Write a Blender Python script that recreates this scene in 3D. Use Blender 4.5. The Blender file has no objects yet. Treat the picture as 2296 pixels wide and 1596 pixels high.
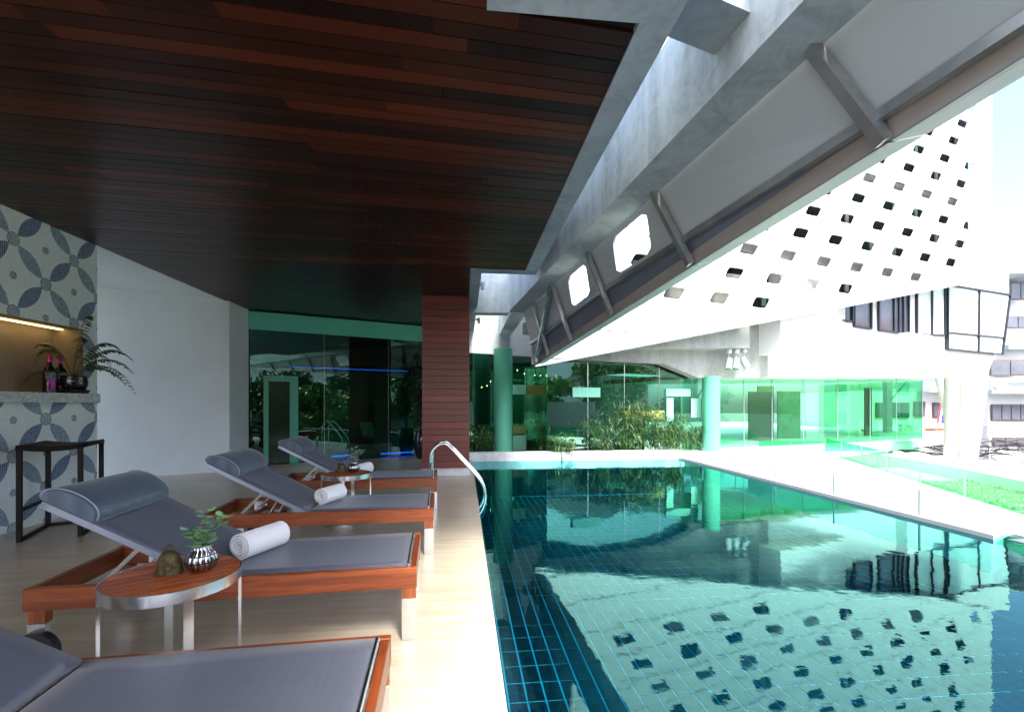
import bpy, math, random
from mathutils import Vector, Matrix
random.seed(7)
R = math.radians
sc = bpy.context.scene

# ------------------------------------------------------------------ camera, sky, sun, exposure
CAM_H, FPX, CX, HY, YAW = 1.4, 1040.0, 1148.0, 905.0, R(5.87)
cam_d = bpy.data.cameras.new('camera'); cam = bpy.data.objects.new('camera', cam_d)
sc.collection.objects.link(cam); sc.camera = cam
cam.location = (0, 0, CAM_H); cam.rotation_euler = (R(90), 0, -YAW)
cam_d.sensor_width = 36; cam_d.lens = FPX / 2296 * 36; cam_d.shift_y = (HY - 798) / 2296
cam_d.clip_start = 0.05; cam_d.clip_end = 3000
SUN_EL, SUN_AZ = R(54), R(166)          # azimuth clockwise from +Y
sd = Vector((math.sin(SUN_AZ) * math.cos(SUN_EL), math.cos(SUN_AZ) * math.cos(SUN_EL), math.sin(SUN_EL)))
w = bpy.data.worlds.new('World'); sc.world = w; w.use_nodes = True
nt = w.node_tree; nt.nodes.clear()
sky = nt.nodes.new('ShaderNodeTexSky'); sky.sky_type = 'NISHITA'; sky.sun_disc = False
sky.sun_elevation = SUN_EL; sky.sun_rotation = SUN_AZ; sky.dust_density = 3.0; sky.air_density = .65; sky.ozone_density = 1.0
bg = nt.nodes.new('ShaderNodeBackground'); bg.inputs[1].default_value = 0.15
out = nt.nodes.new('ShaderNodeOutputWorld')
nt.links.new(sky.outputs[0], bg.inputs[0]); nt.links.new(bg.outputs[0], out.inputs[0])
sun_d = bpy.data.lights.new('sun', 'SUN'); sun_d.energy = 2.1; sun_d.angle = R(18); sun_d.color = (1, .95, .87)
sun = bpy.data.objects.new('sun', sun_d); sc.collection.objects.link(sun)
sun.rotation_euler = (-sd).to_track_quat('-Z', 'Y').to_euler(); sun.location = (20, -20, 30)
vs = sc.view_settings; vs.view_transform = 'Standard'; vs.look = 'None'; vs.exposure = 2.35; vs.gamma = 1
vs.use_curve_mapping = False
cy = sc.cycles; cy.max_bounces = 14; cy.diffuse_bounces = 6; cy.glossy_bounces = 6; cy.transparent_max_bounces = 24
cy.use_denoising = True; cy.sample_clamp_indirect = 8; cy.caustics_reflective = False; cy.caustics_refractive = False

# ------------------------------------------------------------------ pixel helpers (display pixels of the 2296 wide photograph)
SN, CS = math.sin(YAW), math.cos(YAW)
def cw(xc, zc, z=0.0): return Vector((zc * SN + xc * CS, zc * CS - xc * SN, z))       # camera right/depth -> world
def P(x, y, zc): return cw((x - CX) / FPX * zc, zc, CAM_H + (HY - y) / FPX * zc)
def G(x, y, z=0.0): return P(x, y, (CAM_H - z) * FPX / (y - HY))
def LN(x, y, z0, k, x0):                  # point on vertical plane zc = z0 + k (xc - x0)
    u = (x - CX) / FPX; zc = (z0 - k * x0) / (1 - k * u); return P(x, y, zc)

# ------------------------------------------------------------------ materials
MATS = {}
def nmat(name):
    m = bpy.data.materials.new(name); m.use_nodes = True; t = m.node_tree
    b = t.nodes['Principled BSDF']; MATS[name] = m; return m, t, b
def N(t, kind, **kw):
    n = t.nodes.new('ShaderNode' + kind)
    for k, v in kw.items():
        if k.startswith('i_'): n.inputs[int(k[2:])].default_value = v
        else: setattr(n, k, v)
    return n
def math_n(t, op, a, b=None, c=None):
    n = t.nodes.new('ShaderNodeMath'); n.operation = op
    for i, v in enumerate((a, b, c)):
        if v is None: continue
        if isinstance(v, (int, float)): n.inputs[i].default_value = v
        else: t.links.new(v, n.inputs[i])
    return n.outputs[0]
def mixc(t, f, a, b):
    n = t.nodes.new('ShaderNodeMix'); n.data_type = 'RGBA'
    for i, v in ((0, f), (6, a), (7, b)):
        if isinstance(v, (int, float)): n.inputs[i].default_value = v
        elif isinstance(v, (tuple, list)): n.inputs[i].default_value = (*v[:3], 1)
        else: t.links.new(v, n.inputs[i])
    return n.outputs[2]
def coords(t, scale=(1, 1, 1), rot=(0, 0, 0), kind='Object'):
    c = N(t, 'TexCoord'); m = N(t, 'Mapping'); m.inputs['Scale'].default_value = scale; m.inputs['Rotation'].default_value = rot
    t.links.new(c.outputs[kind], m.inputs[0]); return m.outputs[0]
def noise(t, vec, scale, detail=4, rough=.55, dist=0):
    n = N(t, 'TexNoise'); n.inputs['Scale'].default_value = scale; n.inputs['Detail'].default_value = detail
    n.inputs['Roughness'].default_value = rough; n.inputs['Distortion'].default_value = dist
    if vec is not None: t.links.new(vec, n.inputs['Vector'])
    return n.outputs[0]
def ramp(t, f, stops):
    r = N(t, 'ValToRGB'); e = r.color_ramp.elements
    while len(e) < len(stops): e.new(.5)
    for k, (p, c) in enumerate(stops): e[k].position = p; e[k].color = (*c, 1)
    t.links.new(f, r.inputs[0]); return r.outputs[0]
def bump(t, b, h, s, d=.01):
    n = N(t, 'Bump'); n.inputs['Strength'].default_value = s; n.inputs['Distance'].default_value = d
    t.links.new(h, n.inputs['Height']); t.links.new(n.outputs[0], b.inputs['Normal'])
def plain(name, c, rough=.6, metal=0, var=.12, scale=8, bmp=0, emit=None, es=0, aniso=0, spec=None):
    m, t, b = nmat(name); v = coords(t)
    f = noise(t, v, scale)
    col = ramp(t, f, [(.3, tuple(x * (1 - var) for x in c)), (.7, tuple(min(1, x * (1 + var)) for x in c))])
    t.links.new(col, b.inputs['Base Color']); b.inputs['Roughness'].default_value = rough; b.inputs['Metallic'].default_value = metal
    if spec is not None: b.inputs['Specular IOR Level'].default_value = spec
    if bmp: bump(t, b, noise(t, v, scale * 12), bmp, .004)
    if emit: b.inputs['Emission Color'].default_value = (*emit, 1); b.inputs['Emission Strength'].default_value = es
    return m
def wood(name, c1, c2, axis=0, rough=.35, rnd=0.0, c3=None, coat=0, grain=1.0):
    m, t, b = nmat(name); s = [9 * grain, 9 * grain, 9 * grain]; s[axis] = .7
    oi = N(t, 'ObjectInfo'); c = N(t, 'TexCoord'); ad = N(t, 'VectorMath', operation='ADD')
    mp = N(t, 'Mapping'); mp.inputs['Scale'].default_value = s
    cmb = N(t, 'CombineXYZ'); r10 = math_n(t, 'MULTIPLY', oi.outputs['Random'], 37.0)
    for k in range(3): t.links.new(r10, cmb.inputs[k])
    t.links.new(c.outputs['Object'], ad.inputs[0]); t.links.new(cmb.outputs[0], ad.inputs[1]); t.links.new(ad.outputs[0], mp.inputs[0])
    f = noise(t, mp.outputs[0], 2.2, 6, .6, 1.2); fine = noise(t, mp.outputs[0], 14, 3, .6)
    f2 = math_n(t, 'ADD', math_n(t, 'MULTIPLY', f, .75), math_n(t, 'MULTIPLY', fine, .25))
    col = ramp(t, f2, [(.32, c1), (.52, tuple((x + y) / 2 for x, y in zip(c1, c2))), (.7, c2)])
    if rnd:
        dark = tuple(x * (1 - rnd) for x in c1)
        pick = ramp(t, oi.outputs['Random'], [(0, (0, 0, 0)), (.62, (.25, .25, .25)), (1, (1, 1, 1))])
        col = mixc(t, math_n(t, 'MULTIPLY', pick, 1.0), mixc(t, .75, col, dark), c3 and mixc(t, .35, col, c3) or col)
    t.links.new(col, b.inputs['Base Color']); b.inputs['Roughness'].default_value = rough
    b.inputs['Coat Weight'].default_value = coat; b.inputs['Coat Roughness'].default_value = .15
    bump(t, b, fine, .15, .003); return m
def schlick(t, r0, nrm=None):
    lw = N(t, 'LayerWeight'); lw.inputs[0].default_value = .5
    if nrm is not None: t.links.new(nrm, lw.inputs['Normal'])
    return math_n(t, 'ADD', math_n(t, 'MULTIPLY', math_n(t, 'POWER', lw.outputs['Facing'], 5.0), 1 - r0), r0)
def glass(name, tint, refl=.12, rough=0.0, glow=None):
    m, t, b = nmat(name); t.nodes.remove(b); o = t.nodes['Material Output']
    tr = N(t, 'BsdfTransparent'); tr.inputs[0].default_value = (*tint, 1)
    gl = N(t, 'BsdfGlossy'); gl.inputs['Roughness'].default_value = rough; gl.inputs[0].default_value = (.72, 1, .86, 1)
    f = schlick(t, refl)
    mx = N(t, 'MixShader'); t.links.new(f, mx.inputs[0]); t.links.new(tr.outputs[0], mx.inputs[1]); t.links.new(gl.outputs[0], mx.inputs[2])
    t.links.new(mx.outputs[0], o.inputs[0]); return m

plain('white_plaster', (.76, .82, .83), .7, var=.04, scale=1.2, bmp=.05)
plain('facade_white', (.74, .74, .73), .55, var=.02, scale=.7)
plain('terrace_white', (.80, .79, .76), .6, var=.03, scale=2)
plain('slab_white', (.74, .80, .79), .6, var=.03)
plain('grey_panel', (.60, .66, .69), .42, var=.06, scale=.8, bmp=.03)
plain('slate_metal', (.24, .28, .36), .38, metal=.2, var=.12, scale=2)
plain('brown_metal', (.50, .45, .41), .4, metal=.2, var=.1, scale=3)
plain('pale_metal', (.27, .34, .35), .4, metal=.1, var=.05, scale=3)
plain('steel_dark', (.42, .41, .40), .3, metal=.7, var=.2, scale=4)
plain('steel', (.74, .75, .76), .24, metal=1, var=.06, scale=30)
plain('chrome', (.85, .86, .86), .08, metal=1, var=.02, scale=3)
plain('alu_blue', (.30, .33, .42), .35, metal=.6, var=.05, scale=6)
plain('black_iron', (.009, .006, .006), .55, var=.2, scale=12, bmp=.1, spec=.2)
plain('rubber', (.02, .02, .025), .5, var=.15, scale=10)
plain('black_gap', (.012, .01, .01), .8, var=.1)
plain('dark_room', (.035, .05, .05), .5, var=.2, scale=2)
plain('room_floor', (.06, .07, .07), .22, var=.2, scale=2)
plain('jade_band', (.42, .62, .54), .5, var=.06, scale=1.5)
plain('jade_film', (.13, .60, .43), .35, var=.08, scale=1.5)
plain('door_jade', (.07, .36, .25), .4, var=.05); plain('door_dark', (.012, .03, .014), .12, var=.2)
plain('lounge_white', (.80, .82, .84), .6, var=.04)
plain('dark_seat', (.02, .025, .03), .5, var=.2)
plain('black_window', (.02, .03, .035), .08, var=.2)
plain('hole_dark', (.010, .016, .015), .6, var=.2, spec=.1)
plain('window_frame', (.03, .035, .045), .4, metal=.4)
plain('slab_light', (.30, .31, .31), .7)
plain('green_blind', (.16, .26, .22), .5, var=.3, scale=3)
plain('foil', (.55, .02, .28), .35, metal=.3, var=.2, scale=40)
plain('label_magenta', (.40, .02, .36), .5, var=.3, scale=60)
plain('bottle_glass', (.008, .008, .010), .06, var=.1)
plain('glazed_black', (.012, .012, .016), .06, var=.2, scale=20)
plain('soil', (.03, .022, .015), .9, scale=30)
plain('bronze', (.10, .075, .035), .5, metal=.75, var=.6, scale=45, bmp=.6)
plain('eucalyptus', (.22, .42, .20), .5, var=.35, scale=25)
plain('eucalyptus_grey', (.42, .55, .45), .55, var=.25, scale=25)
plain('stem', (.10, .09, .04), .7, var=.2)
plain('fern', (.035, .07, .018), .5, var=.4, scale=20)
plain('bamboo_leaf', (.025, .095, .018), .4, var=.45, scale=6)
plain('bamboo_stem', (.12, .20, .05), .45, var=.2)
plain('dark_leaf', (.02, .045, .014), .35, var=.5, scale=12)
plain('tree_leaf', (.06, .14, .025), .5, var=.5, scale=1.5)
plain('tree_leaf_dark', (.03, .08, .02), .5, var=.5, scale=1.5)
plain('bark', (.09, .07, .05), .9, var=.3, scale=6)
plain('grass', (.09, .25, .03), .8, var=.3, scale=9)
plain('garden_slab', (.45, .47, .44), .7, var=.04)
plain('street', (.16, .16, .16), .9, var=.2, scale=.4)
plain('house_white', (.78, .79, .77), .7, var=.04, scale=.8)
plain('roof_dark', (.055, .06, .06), .8, var=.25, scale=5, bmp=.5)
plain('roof_red', (.42, .16, .09), .8, var=.2, scale=4)
plain('brown_wood', (.22, .11, .07), .6, var=.2)
plain('shop_pane', (.10, .11, .14), .1, var=.25, scale=1.5)
plain('terracotta', (.45, .20, .10), .8, var=.15)
plain('ac_cream', (.66, .67, .64), .6, var=.05)
plain('cable', (.03, .03, .035), .6)
plain('concrete_pole', (.34, .36, .33), .85, var=.15, scale=5)
plain('flag_red', (.6, .04, .06), .7); plain('flag_white', (.8, .8, .82), .7); plain('flag_blue', (.05, .06, .32), .7)
plain('insulator', (.22, .10, .06), .3)
plain('spot_white', (.34, .38, .38), .4, var=.03)
plain('lens', (.08, .14, .12), .08)
plain('column_glass_tint', (.10, .44, .29), .6, var=.05, scale=1.2)  # green cast of the glass painted into the column colour
plain('column_cream', (.42, .42, .36), .6, var=.05); plain('panel_white', (.28, .72, .52), .5, var=.03); plain('panel_yellow', (.26, .30, .09), .5, var=.12, scale=4)
plain('hedge_wall', (.10, .12, .125), .7, var=.15)
plain('niche_brown', (.20, .17, .13), .7, var=.08)
plain('led_warm', (.8, .6, .3), .5, emit=(1, .62, .2), es=2.2)
plain('led_blue', (.05, .1, .6), .5, emit=(.02, .10, 1), es=.6)
plain('bulb', (.9, .8, .5), .5, emit=(1, .75, .35), es=4)

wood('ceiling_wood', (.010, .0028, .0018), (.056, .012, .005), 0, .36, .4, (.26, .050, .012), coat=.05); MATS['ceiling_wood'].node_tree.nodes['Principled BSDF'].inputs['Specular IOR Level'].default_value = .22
wood('column_wood', (.12, .017, .011), (.27, .042, .026), 0, .42, .06, (.30, .046, .028))
wood('teak', (.13, .024, .007), (.42, .105, .026), 0, .36, coat=.15, grain=1.4)
wood('teak_y', (.11, .020, .007), (.32, .075, .020), 1, .38, coat=.15, grain=1.4)
wood('teak_z', (.15, .030, .009), (.42, .115, .030), 2, .38, coat=.15, grain=1.4)
wood('table_teak', (.30, .060, .015), (.62, .17, .045), 0, .34, .10, (.60, .14, .035), coat=.1)

def m_concrete(name, base, warm=.0, streak=False):
    m, t, b = nmat(name); v = coords(t); v2 = coords(t, (2.2, 2.2, .35) if streak else (1, 1, 1))
    a = noise(t, v2, 1.1, 8, .62, .8); c = noise(t, v, 5.5, 6, .65, 1.6); d = noise(t, v, 40, 3)
    f = math_n(t, 'ADD', math_n(t, 'MULTIPLY', a, .6), math_n(t, 'MULTIPLY', c, .4))
    lo = tuple(x * .66 for x in base); hi = tuple(min(1, x * 1.22) for x in base)
    col = ramp(t, f, [(.34, lo), (.5, base), (.66, hi)])
    t.links.new(col, b.inputs['Base Color']); b.inputs['Roughness'].default_value = .62
    bump(t, b, math_n(t, 'ADD', c, math_n(t, 'MULTIPLY', d, .3)), .12, .006); return m
m_concrete('concrete', (.36, .42, .45)); m_concrete('concrete_pale', (.58, .64, .64), streak=True); m_concrete('concrete_facade', (.26, .275, .26), streak=True)
m_concrete('concrete_swirl', (.46, .55, .61)); m_concrete('coping', (.66, .68, .68))

def m_floor():
    m, t, b = nmat('travertine'); v = coords(t, (1, 1, 1), (0, 0, R(-33))); vs_ = coords(t, (.35, 5, 1), (0, 0, R(-33)))
    a = noise(t, vs_, 3.0, 7, .62, .4); c = noise(t, v, 1.2, 4); d = noise(t, coords(t, (1.2, 9, 1), (0, 0, R(-33))), 22, 3, .7)
    f = math_n(t, 'ADD', math_n(t, 'MULTIPLY', a, .62), math_n(t, 'MULTIPLY', c, .38))
    col = ramp(t, f, [(.33, (.40, .33, .23)), (.5, (.53, .45, .335)), (.68, (.65, .575, .45))])
    pit = ramp(t, d, [(.30, (.72, .70, .66)), (.42, (1, 1, 1))])
    mu = N(t, 'Mix', data_type='RGBA', blend_type='MULTIPLY'); mu.inputs[0].default_value = .6
    t.links.new(col, mu.inputs[6]); t.links.new(pit, mu.inputs[7]); t.links.new(mu.outputs[2], b.inputs['Base Color'])
    b.inputs['Roughness'].default_value = .3; bump(t, b, d, .12, .004)
m_floor()
def m_marble():
    m, t, b = nmat('marble'); v = coords(t)
    a = noise(t, v, 5, 8, .7, 2.5)
    col = ramp(t, a, [(.40, (.75, .77, .77)), (.485, (.62, .64, .67)), (.5, (.22, .24, .30)), (.515, (.62, .64, .67)), (.62, (.76, .78, .78))])
    t.links.new(col, b.inputs['Base Color']); b.inputs['Roughness'].default_value = .2
m_marble()
def m_fabric(name, c, ang, stripes=430, rough=.45, warm=None):
    m, t, b = nmat(name); v = coords(t, (1, 1, 1), (0, 0, ang))
    w1 = N(t, 'TexWave', wave_type='BANDS', bands_direction='X'); w1.inputs['Scale'].default_value = stripes / 6.28; w1.inputs['Distortion'].default_value = .4
    w2 = N(t, 'TexWave', wave_type='BANDS', bands_direction='Y'); w2.inputs['Scale'].default_value = stripes / 6.28
    t.links.new(v, w1.inputs[0]); t.links.new(v, w2.inputs[0])
    n1 = noise(t, coords(t, (2, 60, 2)), 3, 3); n2 = noise(t, coords(t, (60, 2, 2)), 3, 3)
    f = math_n(t, 'ADD', math_n(t, 'MULTIPLY', math_n(t, 'ADD', w1.outputs[1], w2.outputs[1]), .28),
               math_n(t, 'MULTIPLY', math_n(t, 'ADD', n1, n2), .3))
    col = ramp(t, f, [(.25, tuple(x * .55 for x in c)), (.75, tuple(x * 1.35 for x in c))])
    t.links.new(col, b.inputs['Base Color']); b.inputs['Roughness'].default_value = rough
    b.inputs['Sheen Weight'].default_value = .2
    bump(t, b, f, .25, .002)
m_fabric('sling', (.084, .092, .125), 0, 430, .36); m_fabric('pillow_fabric', (.070, .100, .140), R(3), 300)
plain('piping', (.30, .32, .38), .4)
def m_towel():
    m, t, b = nmat('terry'); v = coords(t); b.inputs['Base Color'].default_value = (.95, .95, .95, 1)
    b.inputs['Roughness'].default_value = .95; b.inputs['Sheen Weight'].default_value = .5
    bump(t, b, noise(t, v, 160, 4, .7), .8, .008)
m_towel()
def m_tile():
    m, t, b = nmat('pool_tile'); oi = N(t, 'ObjectInfo'); v = coords(t, (1, 1, 1))
    f = math_n(t, 'FRACT', math_n(t, 'ADD', math_n(t, 'MULTIPLY', noise(t, coords(t, (7.04, 4.0, 1)), 1.0, 0), 3), oi.outputs['Random']))
    col = ramp(t, f, [(0, (.002, .009, .020)), (.6, (.003, .016, .030)), (1, (.006, .034, .050))])
    t.links.new(col, b.inputs['Base Color']); b.inputs['Roughness'].default_value = .25
m_tile()
plain('grout', (.08, .58, .86), .8, var=.25, scale=3)
def m_water():
    m, t, b = nmat('water'); t.nodes.remove(b); o = t.nodes['Material Output']
    v = coords(t); big = noise(t, v, 1.6, 2, .5, .3); mid = noise(t, coords(t, (1, 1.5, 1)), 7, 3, .5)
    h = math_n(t, 'ADD', big, math_n(t, 'MULTIPLY', mid, .14))
    bm = N(t, 'Bump'); bm.inputs['Strength'].default_value = .022; bm.inputs['Distance'].default_value = .12; t.links.new(h, bm.inputs['Height'])
    tr = N(t, 'BsdfTransparent'); tr.inputs[0].default_value = (.11, .50, .58, 1)
    gl = N(t, 'BsdfGlossy'); gl.inputs['Roughness'].default_value = 0.0; gl.inputs[0].default_value = (.44, 1, .90, 1)
    t.links.new(bm.outputs[0], gl.inputs['Normal'])
    f = schlick(t, .055, bm.outputs[0])
    mx = N(t, 'MixShader'); t.links.new(f, mx.inputs[0]); t.links.new(tr.outputs[0], mx.inputs[1]); t.links.new(gl.outputs[0], mx.inputs[2])
    t.links.new(mx.outputs[0], o.inputs[0])
m_water()
def m_mosaic():
    m, t, b = nmat('mosaic'); c = N(t, 'TexCoord'); s = N(t, 'SeparateXYZ'); t.links.new(c.outputs['Object'], s.inputs[0])
    M = lambda *a: math_n(t, *a)
    y, z = s.outputs[1], s.outputs[2]
    L = .4 * math.sqrt(2)
    dy, dz = M('SUBTRACT', y, 5.654), M('SUBTRACT', z, 3.218)
    a = M('DIVIDE', M('ADD', dy, dz), math.sqrt(2) * L); bb = M('DIVIDE', M('SUBTRACT', dz, dy), math.sqrt(2) * L)
    fa, fb = M('FRACT', M('ADD', a, 100.0)), M('FRACT', M('ADD', bb, 100.0))
    na, nb = M('SUBTRACT', M('FRACT', M('ADD', a, 100.5)), .5), M('SUBTRACT', M('FRACT', M('ADD', bb, 100.5)), .5)   # signed distance to lattice line
    def petal(f, n):
        q = M('SUBTRACT', M('MULTIPLY', f, 2.0), 1.0); wdt = M('MULTIPLY', M('SUBTRACT', .58, M('MULTIPLY', q, q)), .25)
        return M('LESS_THAN', M('ABSOLUTE', n), wdt), M('LESS_THAN', M('ABSOLUTE', n), M('SUBTRACT', wdt, .012))
    p1, p1i = petal(fa, nb); p2, p2i = petal(fb, na)
    def dist(u, v): return M('SQRT', M('ADD', M('MULTIPLY', u, u), M('MULTIPLY', v, v)))
    rm = dist(na, nb); med = M('LESS_THAN', rm, .132); medi = M('LESS_THAN', rm, .116)
    dot = M('LESS_THAN', dist(M('SUBTRACT', fa, .5), M('SUBTRACT', fb, .5)), .075)
    # tesserae
    k = 1 / .021
    gy, gz = M('FRACT', M('MULTIPLY', y, k)), M('FRACT', M('MULTIPLY', z, k))
    def line(g): return M('LESS_THAN', M('MINIMUM', g, M('SUBTRACT', 1.0, g)), .10)
    gr = M('MAXIMUM', line(gy), line(gz))
    wn = N(t, 'TexWhiteNoise', noise_dimensions='2D'); cb = N(t, 'CombineXYZ')
    t.links.new(M('FLOOR', M('MULTIPLY', y, k)), cb.inputs[0]); t.links.new(M('FLOOR', M('MULTIPLY', z, k)), cb.inputs[1]); t.links.new(cb.outputs[0], wn.inputs['Vector'])
    r = wn.outputs['Value']
    white = ramp(t, r, [(0, (.78, .88, .88)), (1, (.92, .98, .97))])
    dark = ramp(t, r, [(0, (.02, .04, .14)), (1, (.10, .17, .38))]); mid = ramp(t, r, [(0, (.10, .17, .28)), (1, (.27, .38, .50))])
    pale = ramp(t, r, [(0, (.22, .28, .35)), (1, (.42, .50, .54))])
    col = mixc(t, p2, white, mid); col = mixc(t, p1, col, dark); col = mixc(t, dot, col, mid)
    col = mixc(t, med, col, (.05, .06, .09)); col = mixc(t, medi, col, pale)
    col = mixc(t, M('MULTIPLY', gr, .55), col, (.76, .88, .88))
    t.links.new(col, b.inputs['Base Color']); b.inputs['Roughness'].default_value = .3
m_mosaic()
def m_label():
    m, t, b = nmat('label_tree'); v = coords(t, (1, 1, 1))
    f = noise(t, v, 70, 5, .7, 2); col = ramp(t, f, [(.5, (.01, .01, .015)), (.56, (.32, .42, .46))])
    t.links.new(col, b.inputs['Base Color'])
m_label()
glass('green_glass', (.40, .72, .57), .25)
glass('spa_glass', (.36, .66, .55), .11)
glass('bright_glass', (.56, .93, .71), .08)
glass('garden_glass', (.52, .90, .70), .03)
glass('rail_glass', (.86, .98, .93), .03)

# ------------------------------------------------------------------ mesh builder
class MB:
    def __init__(s): s.v = []; s.f = []
    def add(s, vs, fs):
        o = len(s.v); s.v += [tuple(v) for v in vs]; s.f += [tuple(i + o for i in f) for f in fs]; return s
    def box(s, x0, x1, y0, y1, z0, z1, M=None, b=0.0):
        if b:
            return s.bevbox(x0, x1, y0, y1, z0, z1, b, M)
        v = [Vector((x, y, z)) for x in (x0, x1) for y in (y0, y1) for z in (z0, z1)]
        if M: v = [M @ p for p in v]
        return s.add(v, [(0, 1, 3, 2), (4, 6, 7, 5), (0, 4, 5, 1), (2, 3, 7, 6), (0, 2, 6, 4), (1, 5, 7, 3)])
    def bevbox(s, x0, x1, y0, y1, z0, z1, b, M=None):
        o = [(x0, y0), (x1, y0), (x1, y1), (x0, y1)]; i = [(x0 + b, y0 + b), (x1 - b, y0 + b), (x1 - b, y1 - b), (x0 + b, y1 - b)]
        rings = [(i, z0), (o, z0 + b), (o, z1 - b), (i, z1)]
        v = [Vector((p[0], p[1], z)) for r, z in rings for p in r]
        if M: v = [M @ p for p in v]
        f = [(3, 2, 1, 0), (12, 13, 14, 15)]
        for k in range(3):
            for j in range(4): f.append((k * 4 + j, k * 4 + (j + 1) % 4, k * 4 + 4 + (j + 1) % 4, k * 4 + 4 + j))
        return s.add(v, f)
    def prism(s, pts, z0, z1):                      # pts: world xy polygon
        n = len(pts); v = [(p[0], p[1], z0) for p in pts] + [(p[0], p[1], z1) for p in pts]
        return s.add(v, [tuple(range(n - 1, -1, -1)), tuple(range(n, 2 * n))] + [(i, (i + 1) % n, n + (i + 1) % n, n + i) for i in range(n)])
    def slab(s, pts, d):                            # arbitrary planar polygon pts extruded by vector d
        n = len(pts); pts = [Vector(p) for p in pts]; v = pts + [p + Vector(d) for p in pts]
        return s.add(v, [tuple(range(n - 1, -1, -1)), tuple(range(n, 2 * n))] + [(i, (i + 1) % n, n + (i + 1) % n, n + i) for i in range(n)])
    def ring(s, outer, inner, d):                   # matched loops, extruded: a plate with a hole
        n = len(outer); d = Vector(d); o = [Vector(p) for p in outer]; i = [Vector(p) for p in inner]
        v = o + i + [p + d for p in o] + [p + d for p in i]; f = []
        for k in range(n):
            j = (k + 1) % n
            f += [(k, j, n + j, n + k), (2 * n + j, 2 * n + k, 3 * n + k, 3 * n + j), (n + k, n + j, 3 * n + j, 3 * n + k), (j, k, 2 * n + k, 2 * n + j)]
        return s.add(v, f)
    def tube(s, pts, r, n=10, cap=True):
        pts = [Vector(p) for p in pts]; rr = r if isinstance(r, (list, tuple)) else [r] * len(pts); rows = []
        up = Vector((0, 0, 1))
        for k, p in enumerate(pts):
            d = (pts[min(k + 1, len(pts) - 1)] - pts[max(k - 1, 0)]).normalized()
            if k == 0:
                a = d.cross(up) if abs(d.dot(up)) < .95 else d.cross(Vector((1, 0, 0)))
            a = (a - d * a.dot(d)).normalized(); b = d.cross(a)
            rows.append([p + (a * math.cos(q) + b * math.sin(q)) * rr[k] for q in (2 * math.pi * j / n for j in range(n))])
        v = [p for r_ in rows for p in r_]; f = []
        for k in range(len(rows) - 1):
            for j in range(n): f.append((k * n + j, k * n + (j + 1) % n, k * n + n + (j + 1) % n, k * n + n + j))
        if cap: f += [tuple(range(n - 1, -1, -1)), tuple(range(len(v) - n, len(v)))]
        return s.add(v, f)
    def bar(s, a, b, w, h, up=(0, 0, 1)):
        a, b = Vector(a), Vector(b); d = (b - a).normalized(); x = d.cross(Vector(up)).normalized(); y = x.cross(d)
        v = [p + x * i * w / 2 + y * j * h / 2 for p in (a, b) for i, j in ((-1, -1), (1, -1), (1, 1), (-1, 1))]
        return s.add(v, [(3, 2, 1, 0), (4, 5, 6, 7)] + [(i, (i + 1) % 4, 4 + (i + 1) % 4, 4 + i) for i in range(4)])
    def lathe(s, prof, n=24, c=(0, 0, 0), flute=0, nf=0, sx=1, sy=1):
        v = []; f = []
        for r, z in prof:
            for j in range(n):
                q = 2 * math.pi * j / n; rr = r * (1 + flute * abs(math.sin(nf * q / 2)) if nf else 1)
                v.append((c[0] + rr * math.cos(q) * sx, c[1] + rr * math.sin(q) * sy, c[2] + z))
        for k in range(len(prof) - 1):
            for j in range(n): f.append((k * n + j, k * n + (j + 1) % n, k * n + n + (j + 1) % n, k * n + n + j))
        return s.add(v, f + [tuple(range(n - 1, -1, -1)), tuple(range(len(v) - n, len(v)))])
    def build(s, name, mat, parent=None, smooth=False):
        me = bpy.data.meshes.new(name); me.from_pydata(s.v, [], s.f); me.materials.append(MATS[mat])
        if smooth:
            me.shade_smooth()
            if smooth != 'all': me.set_sharp_from_angle(angle=R(38))
        o = bpy.data.objects.new(name, me); sc.collection.objects.link(o)
        if parent: o.parent = parent
        return o
def tag(o, label, cat, group=None, kind=None):
    o['label'] = label; o['category'] = cat
    if group: o['group'] = group
    o['kind'] = kind or 'thing'
    return o
def thing(name, label, cat, loc=(0, 0, 0), rz=0, group=None, kind=None):
    o = bpy.data.objects.new(name, None); sc.collection.objects.link(o); o.location = loc; o.rotation_euler = (0, 0, rz)
    o.empty_display_size = .1; return tag(o, label, cat, group, kind)
def copy_tree(o, parent=None):
    c = o.copy(); sc.collection.objects.link(c); c.parent = parent
    for ch in [x for x in sc.objects if x.parent == o]: copy_tree(ch, c)
    return c
def xy(p): return (p[0], p[1])

# ================================================================== SETTING
CEIL = 3.53; EDGE = .196; WATER = -.05; FLOOR_P = -.95
# street ground
g = MB().box(-300, 300, -300, 300, -5.2, -5.0).build('ground', 'street'); tag(g, 'grey street level ground far below the pool deck', 'ground', kind='structure')
# deck
d = MB().prism([(-9, -4.2), (EDGE, -4.2), (EDGE, 12.1), (-.3, 13.1), (-4.2, 11.3), (-9, 11.3)], -.4, 0).build('pool_deck', 'travertine')
tag(d, 'beige travertine deck under the loungers beside the pool', 'deck', kind='structure')
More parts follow.
